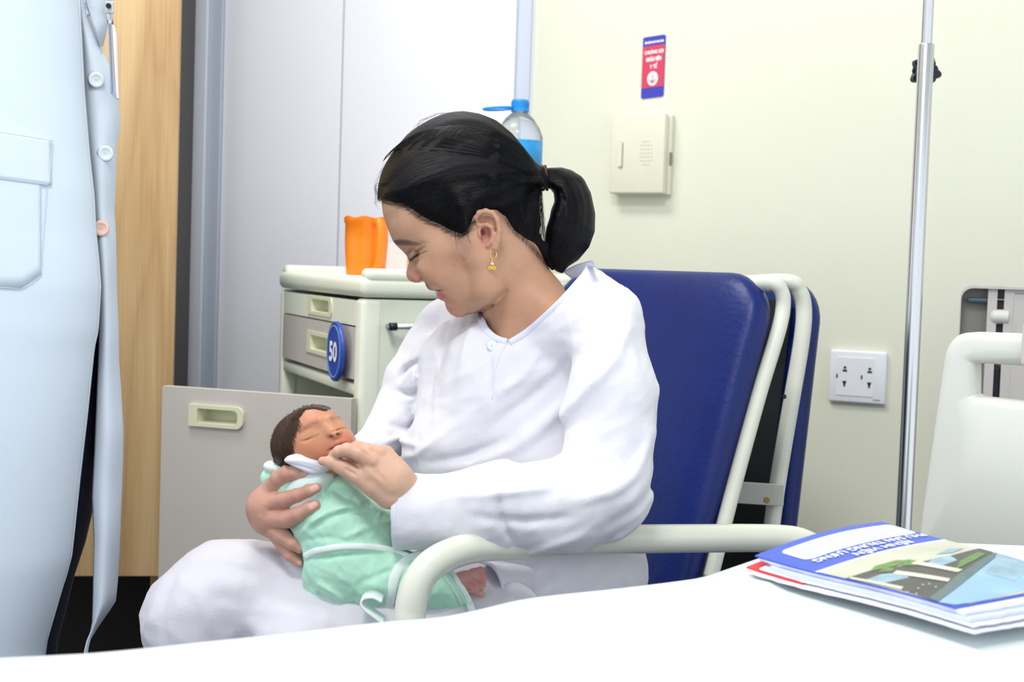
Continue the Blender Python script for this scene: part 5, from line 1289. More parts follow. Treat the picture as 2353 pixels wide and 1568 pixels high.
for i in range(len(ax_l)-1):
    a, b_ = ax_l[i], ax_l[i+1]; ab = b_-a; t = np.clip(((P[:, 0]-a[0])*ab[0]+(P[:, 1]-a[1])*ab[1])/ab.dot(ab), 0, 1); dx = P[:, 0]-a[0]-t*ab[0]; dy = P[:, 1]-a[1]-t*ab[1]; d = np.hypot(dx, dy); m_ = d < best
    best = np.where(m_, d, best); al = np.where(m_, (i+t)/len(ax_l), al); sd2 = np.where(m_, np.sign(ab[0]*dy-ab[1]*dx)*d, sd2)
raw_mesh('ponytail', PT.world(P), Q, M['hair'], mother, uv=np.stack([(sd2/60+P[:, 2]/90), al*2.0], 1))
# hair tie
for k, (dx, tilt) in enumerate(((-6, 0.12), (-2, -0.05), (2, 0.08), (6, -0.1))):
    b = MB(); c0 = pt(1249+dx, 409, D0); b.tube([c0+CR*(0.0024*math.cos(a)*0+tilt*0.012*math.cos(a))+CU*(0.0142*math.cos(a))+(-fw)*(0.0142*math.sin(a)) for a in np.linspace(0, 2*math.pi, 30)[:-1]], 0.0018, 8, closed=True)
    b.build('hair_tie', M['brown_tie'], mother, smooth=True)
b = MB(); b.lathe([(0.0005, -0.002), (0.0045, -0.002), (0.0045, 0.002), (0.0005, 0.002)], pt(1245, 430, D0-0.012), frame3(CU, -fw, CR), 12); b.build('tie_bead', M['knob'], mother)
# loose strands at the hairline, nape and along the cap
rnd = random.Random(11)
b = MB(); ns_ = 0
def strand(pts2, off0, off1, r, bvh=hbvh):
    S = spl(pts2, 6); n = len(S); L3 = []
    for i, p in enumerate(S):
        r_ = ray(p[0], p[1]).normalized(); hit = bvh.ray_cast(CAMP, r_)
        if hit[0] is None: q = None
        else: q = hit[0]-r_*(off0+(off1-off0)*i/n)
        L3.append(q)
    if sum(q is not None for q in L3) < 3: return
    last = next(q for q in L3 if q is not None); d_ = (last-CAMP).dot(fw)
    out = []
    for p, q in zip(S, L3):
        if q is None: q = pt(p[0], p[1], d_)
        else: d_ = (q-CAMP).dot(fw)
        out.append(q)
    b.tube(out, [r*(0.5+0.5*math.sin(math.pi*(0.1+0.85*i/len(out)))) for i in range(len(out))], 4, caps=False)
hl = spl([(872, 458), (914, 465), (943, 479), (972, 500), (1009, 517), (1038, 532), (1066, 538), (1085, 512), (1112, 482), (1150, 486), (1180, 528), (1210, 556), (1240, 590), (1262, 615)], 10)
for k in range(650):
    f = rnd.random(); p = hl[int(f*(len(hl)-1))]; ex = 1240+rnd.uniform(-4, 6); ey = 407+rnd.uniform(-16, 16) + (12 if p[1] > 480 else 0)
    sx = p[0]+rnd.uniform(-5, 5); sy = p[1]+rnd.uniform(-12, 6); mx_ = sx+(ex-sx)*0.45; my_ = sy+(ey-sy)*0.45-rnd.uniform(8, 30)*(ex-sx)/380
    strand([(sx, sy), (sx+(mx_-sx)*0.5, sy+(my_-sy)*0.5-4), (mx_, my_), (ex, ey)], 0.0003, 0.0008, 0.00015)
for k in range(260):
    a = rnd.uniform(-2.5, -1.1); sx = 1054+190*math.cos(a)*0.9; sy = 430+150*math.sin(a)*0.95
    strand([(sx-40, sy+30), (sx, sy), ((sx+1240)/2+10, (sy+400)/2-18), (1238, 404+rnd.uniform(-14, 10))], 0.0003, 0.0006, 0.00014)
b.build('loose_hair', M['hair'], mother, smooth=True)['kind'] = 'stuff'
b = MB(); nbv = bvh_of(parts[0][0], parts[0][1])
for k in range(900):      # fine hairs feathering on to the skin, swept back towards the tie
    p = hl[int(rnd.random()*(len(hl)-1))]; dx, dy = 1245-p[0], 407-p[1]; L_ = math.hypot(dx, dy); dx /= L_; dy /= L_
    if p[0] < 1100: dy += 0.25; dx *= 0.95
    o = rnd.uniform(-2, 7)*(1.0 if p[0] < 1105 else 0.8); ox, oy = (-dy*0+0, o)
    L0 = rnd.uniform(5, 24)*(1 if p[0] < 1100 else 0.5); an_ = rnd.gauss(0, 0.30); dx, dy = dx*math.cos(an_)-dy*math.sin(an_), dx*math.sin(an_)+dy*math.cos(an_)
    if 1088 < p[0] < 1160: continue
    x0_, y0_ = p[0]-dx*L0*0.7, p[1]+oy-dy*L0*0.3
    strand([(x0_, y0_+2), (x0_+dx*L0*0.5, y0_+dy*L0*0.5+1), (x0_+dx*L0, y0_+dy*L0), (x0_+dx*L0*1.7, y0_+dy*L0*1.7)], 0.0002, 0.0006, 0.00005, nbv)
for k in range(30):
    sx = 1056+rnd.uniform(-22, 20); e_ = rnd.uniform(0.5, 1); strand([(sx+6, 528), (sx+2, 528+14*e_), (sx+4, 528+32*e_), (sx+rnd.uniform(6, 14), 528+rnd.uniform(38, 54)*e_)], 0.0004, 0.0003, 0.00005, nbv)
b.build('fine_hair', M['hair'], mother, smooth=True)['kind'] = 'stuff'
b = MB()
for k in range(46):       # flyaways against the wall
    t = rnd.uniform(0, 1); A0 = spl([(868, 452), (862, 425), (880, 388), (905, 352), (942, 305), (978, 272), (1024, 258), (1070, 257)], 6); i = int(t*(len(A0)-6)); p = A0[i]; q = A0[min(i+5, len(A0)-1)]
    o = rnd.uniform(0, 7); dd_ = D0+rnd.uniform(-0.02, 0.02)
    b.tube([pt(p[0]+3, p[1]+3, dd_), pt((p[0]+q[0])/2-o*0.8, (p[1]+q[1])/2-o*0.5, dd_), pt(q[0]+2, q[1]+2, dd_)], 0.00009, 3, caps=False)
for k in range(22):
    y_ = 448+rnd.uniform(-30, 14); b.tube([pt(870, y_, D0-0.01), pt(864-rnd.uniform(0, 5), y_+5, D0-0.01), pt(866+rnd.uniform(-6, 4), y_+16+rnd.uniform(0, 8), D0-0.01)], 0.0001, 3, caps=False)
b.tube([pt(*v) for v in spl([(912, 475, D0-0.045), (911, 500, D0-0.05), (915, 515, D0-0.052), (923, 526, D0-0.052)], 5)], 0.00008, 4, caps=False)
b.build('flyaway_hair', M['hair'], mother, smooth=True)['kind'] = 'stuff'
# lashes, teeth, earring
b = MB(); lc_ = [on_surf(nbv, *p, 0.001) for p in ((944, 598), (950, 592), (957, 587), (965, 583))]
b.tube(lc_, [0.0003, 0.0006, 0.0006, 0.0003], 6)
for i in range(9):
    f = i/8; p = lc_[0].lerp(lc_[2], f); b.tube([p, p-CR*0.0022-CU*(0.0030-0.001*f)-fw*0.001], 0.0002, 3)
b.build('eyelash', M['lash'], mother, smooth=True)
tb_ = on_surf(nbv, 1014, 671, 0.0)
for k in range(4):
    p = pt(1004+5.5*k, 671.5-0.3*k, D0-0.004-0.0045*k); b = MB(); b.box(p, (0.0042, 0.0034, 0.0050), frame3(CR, fw, CU), 0.001, 2); b.build('tooth', M['teeth'], mother, smooth=True)
ep = pt(1128, 583, D0-0.069)
er = empty('earring', ep); er.parent = None
tag(er, 'gold hoop earring with flower drop hanging from her ear', 'earring')
b = MB(); b.tube([ep+CR*(0.0030+0.0036*math.cos(a))+CU*(0.0055*math.sin(a)-0.001)-fw*0.002*math.cos(a) for a in np.linspace(0.7*math.pi, 2.15*math.pi, 18)], 0.0006, 8); b.build('hoop', M['gold'], er, smooth=True)
fp = pt(1131, 611, D0-0.070)
b = MB(); b.tube([pt(1131, 596, D0-0.070), pt(1131, 604, D0-0.070)], 0.0005, 6); b.build('link', M['gold'], er)
for k, a in enumerate((-0.55, 0.55)):
    c0 = fp+CR*(0.0024*math.sin(a)*1.7)-CU*0.0024
    b = MB(); b.tube([c0+CR*0.0019*math.cos(t)+CU*0.0019*math.sin(t) for t in np.linspace(0, 2*math.pi, 13)[:-1]], 0.0006, 6, closed=True); b.lathe([(0.0002, 0.0008), (0.0012, 0), (0.0002, -0.0008)], c0, frame3(CR, CU, -fw), 8); b.build('petal', M['gold'], er)
b = MB(); b.lathe([(0.0002, 0.0012), (0.0018, 0.0), (0.0002, -0.0012)], fp+CU*0.0022, frame3(CR, CU, -fw), 8); b.build('petal', M['crystal'], er)
# ---------------------------------------------------------------- the baby
baby = empty('person', pt(800, 1330, 1.60)); tag(baby, 'newborn baby with dark hair and closed eyes wrapped in mint green, asleep in her arms', 'person')
BS = (196, 138, 108)
bparts = []
B = Vol(HD, (600, 910, -120), (1140, 1400, 130), 1.8)
er_ = np.array([0.9, -0.42, 0.1]); 
B.ell((716, 1022, -12), (100, 88, 88), 10, ex=(0.8, 0.55, 0.2))
B.ell((735, 990, 0), (72, 58, 70), 30, ex=(0.8, 0.5, 0.2))
B.ell((758, 1018, 34), (62, 52, 46), 26, ex=er_)
B.ell((722, 1028, 52), (34, 28, 26), 18); B.ell((800, 1010, 28), (26, 30, 30), 18)
B.ell((784, 1040, 50), (24, 18, 22), 16)
B.cone((742, 975, 62), (764, 992, 76), 10, 11, 14); B.ell((767, 996, 82), (13.5, 10, 9), 6)
B.ell((757, 1000, 78), (7, 6, 6), 5); B.ell((778, 993, 76), (7, 6, 6), 5)
B.ell((761, 1004, 86), (4.0, 3.2, 6), 2, op='cut'); B.ell((776, 998.5, 84), (3.8, 3.0, 6), 2, op='cut')
B.ell((720, 996, 58), (22, 12, 13), 9, ex=er_); B.ell((786, 977, 50), (17, 10, 12), 8, ex=er_)
B.cone((700, 985, 56), (735, 966, 66), 7, 7, 16); B.cone((760, 958, 60), (788, 962, 46), 7, 6, 16)
B.ridge([(703, 1010), (718, 1006), (733, 997)], 2.4, -3.2, 20); B.ridge([(773, 989), (785, 984), (796, 983)], 2.2, -3, 20)
B.ridge([(700, 994), (714, 984), (730, 978)], 4, -2.2, 20)
B.chain([(764, 1030, 74, 4), (776, 1019, 78, 5), (792, 1015, 70, 4)], 6); B.chain([(766, 1036, 70, 4), (780, 1030, 74, 5), (796, 1022, 66, 4)], 5)
B.ridge([(761, 1033), (774, 1025), (794, 1018)], 2.2, -3.0, 20)
B.cone((738, 1050, -10), (760, 1130, -40), 38, 46, 20); B.cone((760, 1130, -40), (800, 1290, -20), 46, 60, 10); B.cone((800, 1300, -20), (960, 1335, 0), 44, 28, 10); B.cone((960, 1335, 0), (1040, 1338, 0), 28, 16, 10)
bo = [(628, 1060), (624, 1027), (629, 1005), (638, 984), (652, 966), (671, 952), (693, 940), (707, 936), (725, 934), (743, 937), (761, 944), (771, 954), (780, 965), (789, 972), (798, 983), (807, 991), (814, 1000), (822, 1016), (830, 1040), (830, 1120), (628, 1120)]
B.clip_poly([B.q((p[0], p[1], 0)) for p in spl(bo[:19], 2)+[(832, 1060), (1140, 1280), (1140, 1400), (628, 1400)]], 8)
B.cone((1040, 1338, 0), (1066, 1336, 6), 17, 21, 8); B.cone((1066, 1336, 6), (1092, 1326, 14), 22, 18, 10); B.cone((1064, 1346, 4), (1092, 1352, 10), 20, 15, 10); B.ell((1080, 1345, 10), (22, 20, 16), 8)
B.chain([(1088, 1318, 18, 12), (1104, 1312, 20, 8.5), (1109, 1314, 20, 7)], 5)
for tx_, ty_, tr_ in ((1112, 1327, 6.2), (1114, 1336, 5.8), (1113, 1345, 5.4), (1108, 1353, 5.0)): B.cone((1094, ty_+1, 14), (tx_-1, ty_, 20), tr_, tr_, 2.0)
B.chain([(1088, 1356, 8, 10), (1102, 1364, 10, 7.5), (1108, 1367, 10, 6)], 4)
B.ridge([(1086, 1328), (1098, 1333), (1098, 1352)], 3, -2.5, -20); B.ridge([(1066, 1332), (1084, 1340), (1092, 1350)], 2.5, -1.8, -20); B.ridge([(1062, 1344), (1074, 1352), (1090, 1354)], 2.5, -1.6, -20)
P, Q = B.surf(); P = smooth_mesh(P, Q, 1, 0.5); x, y = seen(B, P); w = P[:, 2]
c = np.tile(lin(BS), (len(P), 1))
c = blend(c, 0.5*gauss(x, y, 725, 1030, 40, 22), (216, 132, 98)); c = blend(c, 0.4*gauss(x, y, 800, 1010, 18, 24), (206, 108, 92))
c = blend(c, 0.35*gauss(x, y, 766, 996, 16, 12), (224, 150, 132)); c = blend(c, 0.35*gauss(x, y, 715, 955, 35, 16), (206, 134, 110))
c = blend(c, 0.35*gauss(x, y, 722, 1000, 22, 11, -25), (204, 156, 104)); c = blend(c, 0.3*gauss(x, y, 784, 980, 14, 8, -25), (204, 156, 104))
c = blend(c, 0.85*np.exp(-(linedist(x, y, [(761, 1033), (770, 1026), (780, 1021), (794, 1017)])/4.2)**2)*(w > 30), (196, 78, 84))
c = blend(c, 0.9*np.exp(-(linedist(x, y, [(762, 1033), (775, 1026), (793, 1018)])/1.4)**2)*(w > 30), (120, 44, 46))
c = blend(c, 0.7*gauss(x, y, 761, 1004, 4, 3)+0.7*gauss(x, y, 776, 998.5, 4, 3), (90, 34, 30))
for ln, s_, col_ in (([(703, 1010), (718, 1006), (733, 997)], 1.5, (120, 72, 52)), ([(773, 989), (785, 984), (796, 983)], 1.4, (120, 72, 52))): c = blend(c, 0.65*np.exp(-(linedist(x, y, ln)/s_)**2)*(w > 10), col_)
c = blend(c, 0.5*np.exp(-(linedist(x, y, [(697, 985), (712, 975), (728, 971)])/4)**2)*(w > 10), (140, 96, 76)); c = blend(c, 0.5*np.exp(-(linedist(x, y, [(763, 962), (778, 960), (790, 964)])/4)**2), (130, 92, 74))
# scalp tinted dark under the short hair, softening the hair edge
edge_ = np.interp(y, [930, 945, 960, 985, 1010, 1040, 1070], [705, 694, 684, 674, 667, 672, 660])
c = blend(c, 0.75*sstep(-(x-edge_), -6, 14)*(y < 1062), (66, 46, 38))
ft = (x > 1000); cf = np.tile(lin((206, 150, 144)), (len(P), 1)); cf = blend(cf, 0.4*gauss(x, y, 1080, 1344, 16, 10), (176, 104, 110)); cf = blend(cf, 0.4*gauss(x, y, 1108, 1330, 8, 24), (208, 128, 126)); c = np.where(ft[:, None], cf, c)
bparts.append((B.world(P), Q, c))
bbv = bvh_of(B.world(P), Q)
# foot
V3, Q3, C3 = join(bparts); raw_mesh('body', V3, Q3, M['skin'], baby, C3)
# suit
S = Vol(HD, (580, 1030, -150), (1120, 1450, 140), 3.0)
S.cone((690, 1110, -30), (770, 1200, -25), 78, 96, 20); S.cone((770, 1200, -25), (800, 1290, -15), 104, 100, 30)
S.ell((860, 1215, -30), (80, 60, 70), 30, ex=(0.9, 0.4, 0))
S.cone((770, 1310, -8), (860, 1325, 0), 82, 78, 20); S.cone((860, 1325, 0), (970, 1335, 4), 74, 66, 20); S.cone((970, 1340, 4), (1045, 1362, 0), 64, 46, 20)
S.cone((800, 1110, -30), (850, 1150, -40), 60, 60, 30)
so_ = [(600, 1108), (612, 1080), (640, 1062), (700, 1070), (740, 1075), (790, 1092), (830, 1130), (880, 1170), (940, 1205), (985, 1250), (1020, 1290), (1040, 1312), (1056, 1330), (1078, 1368), (1090, 1400), (1090, 1460), (840, 1460), (830, 1386), (800, 1386), (760, 1391), (722, 1396), (702, 1372), (690, 1330), (698, 1290), (694, 1270), (666, 1218), (666, 1190), (640, 1150), (604, 1120)]
S.clip_poly([S.q((p[0], p[1], 0)) for p in spl(so_, 2, True)], 10)
S.wrinkle(2.6, 70, 8, 12); S.wrinkle(1.2, 34, 6, 13)
# waist: the top overlaps the trousers
for pts, r, A in (([(758, 1112), (757, 1135), (748, 1158)], 5, -7), ([(760, 1110), (800, 1140), (850, 1160)], 7, -6), ([(720, 1190), (770, 1165), (840, 1150)], 8, 6), ([(730, 1205), (800, 1172), (880, 1180)], 6, -5), ([(790, 1230), (850, 1205), (900, 1200)], 8, 4), ([(690, 1225), (730, 1190), (760, 1170)], 6, 4), ([(715, 1330), (740, 1355), (760, 1385)], 7, -8), ([(735, 1330), (770, 1350), (800, 1380)], 8, 6), ([(830, 1330), (880, 1310), (920, 1300)], 8, -5), ([(710, 1280), (790, 1268), (860, 1266), (930, 1290)], 5, -5), ([(1010, 1300), (1035, 1340), (1060, 1390)], 4, -5), ([(800, 1250), (860, 1245), (910, 1262)], 6, 3), ([(690, 1240), (760, 1225), (820, 1240)], 7, -3)):
    S.ridge(pts, r, A*1.3, -60)
P, Q = S.surf(); P = smooth_mesh(P, Q, 2, 0.5)
suit_ob = raw_mesh('green_suit', S.world(P), Q, M['mint'], baby); sbv = bvh_of(S.world(P), Q)
# pale vest showing at the chest
VS = Vol(HD, (640, 1050, -60), (800, 1180, 110), 2.4)
VS.ell((712, 1112, 26), (60, 33, 48), 6, ex=(0.85, -0.45, 0)); VS.ell((704, 1150, 34), (46, 24, 34), 10, ex=(0.8, -0.5, 0))
P, Q = VS.surf(); raw_mesh('vest', VS.world(P), Q, M['mint_light'], baby)
CL = Vol(HD, (630, 1020, -60), (800, 1120, 130), 2.2)
CL.ell((708, 1064, 16), (78, 50, 68), 6, ex=(0.97, 0.2, 0))
for pts, r, A in (([(660, 1060), (690, 1062), (720, 1070), (745, 1080)], 3.5, -3.0), ([(672, 1050), (705, 1052), (735, 1060), (756, 1070)], 4, 2.5), ([(665, 1052), (700, 1045), (735, 1050)], 3, -2.0), ([(690, 1074), (715, 1080), (735, 1084)], 3, 2)): CL.ridge(pts, r, A, 0)
CL.clip_poly([CL.q((p[0], p[1], 70)) for p in spl([(650, 1060), (664, 1045), (690, 1036), (716, 1036), (742, 1043), (760, 1053), (768, 1066), (756, 1082), (736, 1091), (714, 1090), (690, 1080), (666, 1070)], 3, True)], 12)
P, Q = CL.surf(); raw_mesh('white_collar', CL.world(P), Q, M['baby_white'], baby)
CF_ = Vol(HD, (590, 1035, -60), (680, 1130, 60), 2.0)
CF_.ell((632, 1074, -4), (27, 15, 24), 6, ex=(0.95, 0.15, 0)); P, Q = CF_.surf(); raw_mesh('sleeve_cuff', CF_.world(P), Q, M['trim_white'], baby)
SL = Vol(HD, (585, 1060, -70), (670, 1150, 50), 2.2); SL.ell((626, 1100, -16), (28, 26, 26), 6); P, Q = SL.surf(); raw_mesh('sleeve', SL.world(P), Q, M['mint'], baby)
ribbon('waist_binding', [(699, 1281), (722, 1268), (760, 1260), (810, 1256), (860, 1258), (905, 1266), (940, 1280)], sbv, 0.0037, 0.0022, M['trim_white'], suit_ob, 1.56)
ribbon('side_binding', [(990, 1272), (955, 1280), (925, 1298), (908, 1325), (898, 1365), (890, 1402), (886, 1440)], sbv, 0.0058, 0.0020, M['trim_white'], suit_ob, 1.555)
ribbon('leg_binding', [(1022, 1300), (1042, 1325), (1062, 1355), (1078, 1385), (1086, 1410)], sbv, 0.0040, 0.0022, M['trim_white'], suit_ob, 1.56)
ribbon('leg_binding', [(1006, 1310), (1030, 1338), (1052, 1372), (1062, 1400)], sbv, 0.0014, 0.0018, M['mint_light'], suit_ob, 1.56)
b = MB(); lp = [tuple(pt(*p, 1.525)) for p in ((880, 1376), (860, 1366), (838, 1368), (829, 1380), (836, 1396), (856, 1412), (880, 1430))]
S2 = [Vector(v) for v in spl(lp, 6)]; rows = []
for p in S2: rows.append([p+Vector((0, 1, 0.1))*dz+UP*0.0 for dz in (-0.010, 0.0, 0.012)])
b.grid(rows); o_ = b.build('tie_loop', M['trim_white'], suit_ob, smooth=True); md = o_.modifiers.new('t', 'SOLIDIFY'); md.thickness = 0.0025
# hair
b = MB(); rnd = random.Random(5)
for k in range(1700):
    a = rnd.random(); y_ = 934+rnd.random()**0.8*126; e_ = float(np.interp(y_, [930, 945, 960, 985, 1010, 1040, 1070], [712, 700, 688, 678, 670, 672, 658])); lft = float(np.interp(y_, [934, 952, 985, 1027, 1060], [706, 671, 637, 624, 630]))
    x_ = lft+(e_-lft)*rnd.random()**0.8; L0 = rnd.uniform(10, 24); an = math.radians(rnd.uniform(60, 110)) if y_ > 960 else math.radians(rnd.uniform(120, 170))
    pts2 = [(x_, y_), (x_+math.cos(an)*L0*0.5-1, y_+math.sin(an)*L0*0.5), (x_+math.cos(an)*L0, y_+math.sin(an)*L0)]
    strand(pts2, 0.0002, 0.0009, 0.00016, bbv)
for k in range(70):
    t = rnd.random(); p = spl([(630, 1040), (626, 1010), (640, 980), (668, 953), (700, 937), (735, 934), (765, 946)], 8)[int(t*47)]
    b.tube([pt(p[0]+3, p[1]+3, HD+0.004), pt(p[0]-1+rnd.uniform(-3, 1), p[1]-2-rnd.uniform(0, 3), HD+0.004), pt(p[0]-4+rnd.uniform(-4, 6), p[1]-3+rnd.uniform(-3, 6), HD+0.004)], 0.0003, 3, caps=False)
b.build('hair', M['hair_b'], baby, smooth=True)['kind'] = 'stuff'
HC = Vol(HD, (605, 915, -110), (790, 1085, 90), 2.2)
HC.ell((715, 1021, -14), (102, 90, 90), 10, ex=(0.8, 0.55, 0.2)); HC.ell((735, 989, -1), (74, 60, 71), 30, ex=(0.8, 0.5, 0.2))
hcp = [(640, 1075), (620, 1050), (618, 1005), (630, 975), (660, 948), (695, 930), (735, 929), (766, 940), (750, 943), (728, 938), (700, 942), (684, 956), (668, 984), (658, 1010), (662, 1040), (656, 1060)]
HC.clip_poly([HC.q((p[0], p[1], 0)) for p in hcp], 3); HC.clip_poly([HC.q((p[0], p[1], 0)) for p in spl(bo, 2, True)], 4, 2.5)
P, Q = HC.surf(); P = smooth_mesh(P, Q, 1, 0.5)
raw_mesh('hair_cap', HC.world(P), Q, M['hair_b'], baby, uv=np.stack([(P[:, 0]-P[:, 1]*0.2)/120, P[:, 1]/100], 1))
# ---------------------------------------------------------------- standing figure in the pale blue coat at the left
doc = empty('person', pt(60, 1300, 1.62)); doc.location.z = 0; doc.matrix_world = Matrix.Translation(doc.location)
tag(doc, 'standing person in pale blue buttoned coat and navy trousers at left', 'person')
def curve_at(P, y):
    ys = [p[1] for p in P]; xs = [p[0] for p in P]; return float(np.interp(y, ys, xs))
near_edge = [(170, -700), (180, -200), (185, 0), (195, 200), (207, 350), (218, 450), (222, 530), (229, 600), (233, 660), (227, 760), (218, 800), (203, 947), (186, 1094), (166, 1280), (137, 1378), (110, 1471), (98, 1560), (90, 1800)]
far_r = [(200, -700), (190, -200), (192, -20), (206, 45), (232, 107), (250, 153), (262, 190), (269, 235), (274.5, 275), (271, 305), (265, 337), (263, 423), (260, 485), (264, 536), (266, 663), (270, 765), (270, 824), (276, 900), (281, 996), (280, 1060), (277, 1143), (273, 1240), (268, 1339), (263, 1388), (225, 1442), (201, 1481), (195, 1560), (190, 1800)]
def torso_r(y): return 1.0
# near panel: a curved sheet from the front edge round the near side
ys = list(np.linspace(-640, 1760, 110)); rows = []; rin = []
DC = 1.66
def ripple(y, u): return 0.004*math.sin(u*5+y*0.004)+0.003*math.sin(u*11+y*0.002+1)
for y in ys:
    ex = curve_at(near_edge, y); row = []
    for j in range(40):
        u = j/39; th = u*math.pi*0.97
        # ellipse: front edge at right, far left behind
        A = 0.215+0.015*math.sin(y*0.002); Bz = 0.135+max(0, (y-700))*0.00002
        px0 = ex; base = pt(px0, y, DC-0.02)
        cx = base-Vector((A, 0, 0))+Vector((0, 0.03, 0)); a_ = th
        p = cx+Vector((A*math.cos(a_*1.0)*1.0, -Bz*math.sin(a_)-0.03*math.cos(a_), 0))
        p.y += ripple(y, u)*math.sin(th); p.z = base.z+(0.012*math.sin(u*3) if y > 1500 else 0)
        row.append(p)
    rows.append(row)
b = MB(); b.grid(rows); cn = b.build('coat_near_panel', M['coat'], doc, smooth=True); md = cn.modifiers.new('t', 'SOLIDIFY'); md.thickness = 0.0022
docbv = bvh_of([v.co for v in cn.data.vertices], [tuple(p.vertices) for p in cn.data.polygons])
# far panel with the button band
rows = []
for y in ys:
    r_ = curve_at(far_r, y); l_ = min(curve_at(near_edge, y)-6, r_-20); 
    if y > 640: l_ = max(l_, float(np.interp(y, [640, 800, 1045, 1143, 1241, 1363, 1437, 1481], [228, 226, 216, 211, 215, 213, 211, 199])))
    if y > 1440: l_ = min(l_, r_-4)
    row = []
    for j in range(16):
        u = j/15; bow = math.sin(math.pi*u)
        px0 = l_+(r_-l_)*u
        row.append(pt(px0, y, 1.668-0.010*bow+0.022*u*u+0.002*math.sin(y*0.03)*u))
    e = row[-1]
    for j in range(1, 12):
        f = j/11*(1.0 if y < 900 else max(0.12, 1-(y-900)/250)); row.append(e+Vector((-0.14*f*f-0.0*f, 0.10*f+0.10*f*f, 0)))
    rows.append(row)
b = MB(); b.grid(rows); cfp = b.build('coat_far_panel', M['coat_in'], doc, smooth=True); md = cfp.modifiers.new('t', 'SOLIDIFY'); md.thickness = 0.0022
farbv = bvh_of([v.co for v in cfp.data.vertices], [tuple(p.vertices) for p in cfp.data.polygons])
# back of coat closing the ring
rows = []
for y in [q_ for q_ in ys if q_ < 920]:
    e0 = pt(curve_at(far_r, y), y, 1.69)+Vector((-0.14, 0.20, 0)); ex = curve_at(near_edge, y); base = pt(ex, y, DC-0.02); cx = base-Vector((0.215, 0, 0))
    e1 = cx+Vector((-0.215, 0.06, 0)); e1.z = base.z
    rows.append([e0.lerp(e1, f)+Vector((0, 0.10*math.sin(math.pi*f), 0)) for f in np.linspace(0, 1, 14)])
b = MB(); b.grid(rows); cb_ = b.build('coat_back', M['coat'], doc, smooth=True); md = cb_.modifiers.new('t', 'SOLIDIFY'); md.thickness = 0.0022
# buttons
for (bx_, by_, mm) in ((221, 184, 'button'), (242, 353, 'button'), (232, 525, 'button_pink'), (197, 18, 'button')):
    p = on_surf(farbv, bx_, by_, 0.0015, 1.66); vw = (CAMP-p).normalized(); sx = 0.62 if mm == 'button_pink' else 0.85
    Rn = frame3(Vector((1, 0.5, 0)).normalized(), UP, Vector((0.5, -1, 0)).normalized())
    b = MB(); b.lathe([(0.0005, 0.0008), (0.0045, 0.0008), (0.0062, 0.0022), (0.0085, 0.0020), (0.0098, 0.0), (0.0005, -0.0005)], p, Rn, 28)
    for dx, dz in ((0.0016, 0.0012), (-0.0016, 0.0012), (0.0016, -0.0012), (-0.0016, -0.0012)): b.lathe([(0.0001, 0.0012), (0.0006, 0.0012), (0.0006, 0.0008)], p+Rn @ Vector((dx, dz, 0)), Rn, 8)
    b.build('button', M[mm], cfp, smooth=True)
# patch pocket with flap
def coat_patch(name, pts, off, m, th=0.0012, par=doc, nn=10):
    """pts: four corners (tl, tr, br, bl), extra chamfer handled by a polygon fan"""
    C_ = [on_surf(docbv, x_, y_, off, 1.5) for x_, y_ in pts]; F_ = [on_surf(docbv, x_, y_, off+th, 1.5) for x_, y_ in pts]
    b = MB(); vb = [b.bm.verts.new(p) for p in C_]; vf = [b.bm.verts.new(p) for p in F_]; n = len(vb)
    b.bm.faces.new(vf); b.bm.faces.new(vb[::-1])
    for i in range(n): b.bm.faces.new((vb[i], vb[(i+1) % n], vf[(i+1) % n], vf[i]))
    return b.build(name, m, par)
def strips(name, poly_fn, x0, x1, n, off, th, m):
    b = MB(); top = []; bot_ = []
    for i in range(n+1):
        x_ = x0+(x1-x0)*i/n; ya, yb = poly_fn(x_); cols = [on_surf(docbv, x_, ya+(yb-ya)*k/12, off, 1.5) for k in range(13)]; top.append(cols)
    b.grid(top); o = b.build(name, m, cn, smooth=True); md = o.modifiers.new('t', 'SOLIDIFY'); md.thickness = th; md.offset = 0; return o
strips('pocket', lambda x_: (305+(x_)*0.16, 662 if x_ < 48 else 662-(x_-48)*0.70), -60, 94, 16, 0.0012, 0.0012, M['coat'])
strips('pocket_flap', lambda x_: (303+(x_)*0.16, 410+x_*0.13), -60, 118, 16, 0.0024, 0.0012, M['coat'])
def stitch(pts, off=0.0016):
    S_ = [on_surf(docbv, p[0], p[1], off, 1.5) for p in spl(pts, 6)]; b = MB(); b.tube(S_, 0.0004, 5); b.build('seam', M['coat_in'], cn, smooth=True)
stitch([(0, 304), (60, 313), (122, 324)], 0.0030); stitch([(122, 324), (117, 375), (111, 424)], 0.0030); stitch([(110, 425), (60, 418), (0, 410)], 0.0030); stitch([(109, 427), (101, 530), (94, 633)]); stitch([(93, 634), (72, 650), (48, 664)]); stitch([(47, 664), (0, 661)])
ne_ = [p for p in near_edge if -100 < p[1] < 1500]
def edge_tube(name, P, dx, bv, m, r=0.0011):
    S_ = [on_surf(bv, p[0]+dx, p[1], 0.0, 1.64) for p in spl(P, 4)]; b = MB(); b.tube(S_, r*0.6, 6); b.build(name, m, cn, smooth=True)
edge_tube('front_edge', ne_, -3, docbv, M['coat_in'])
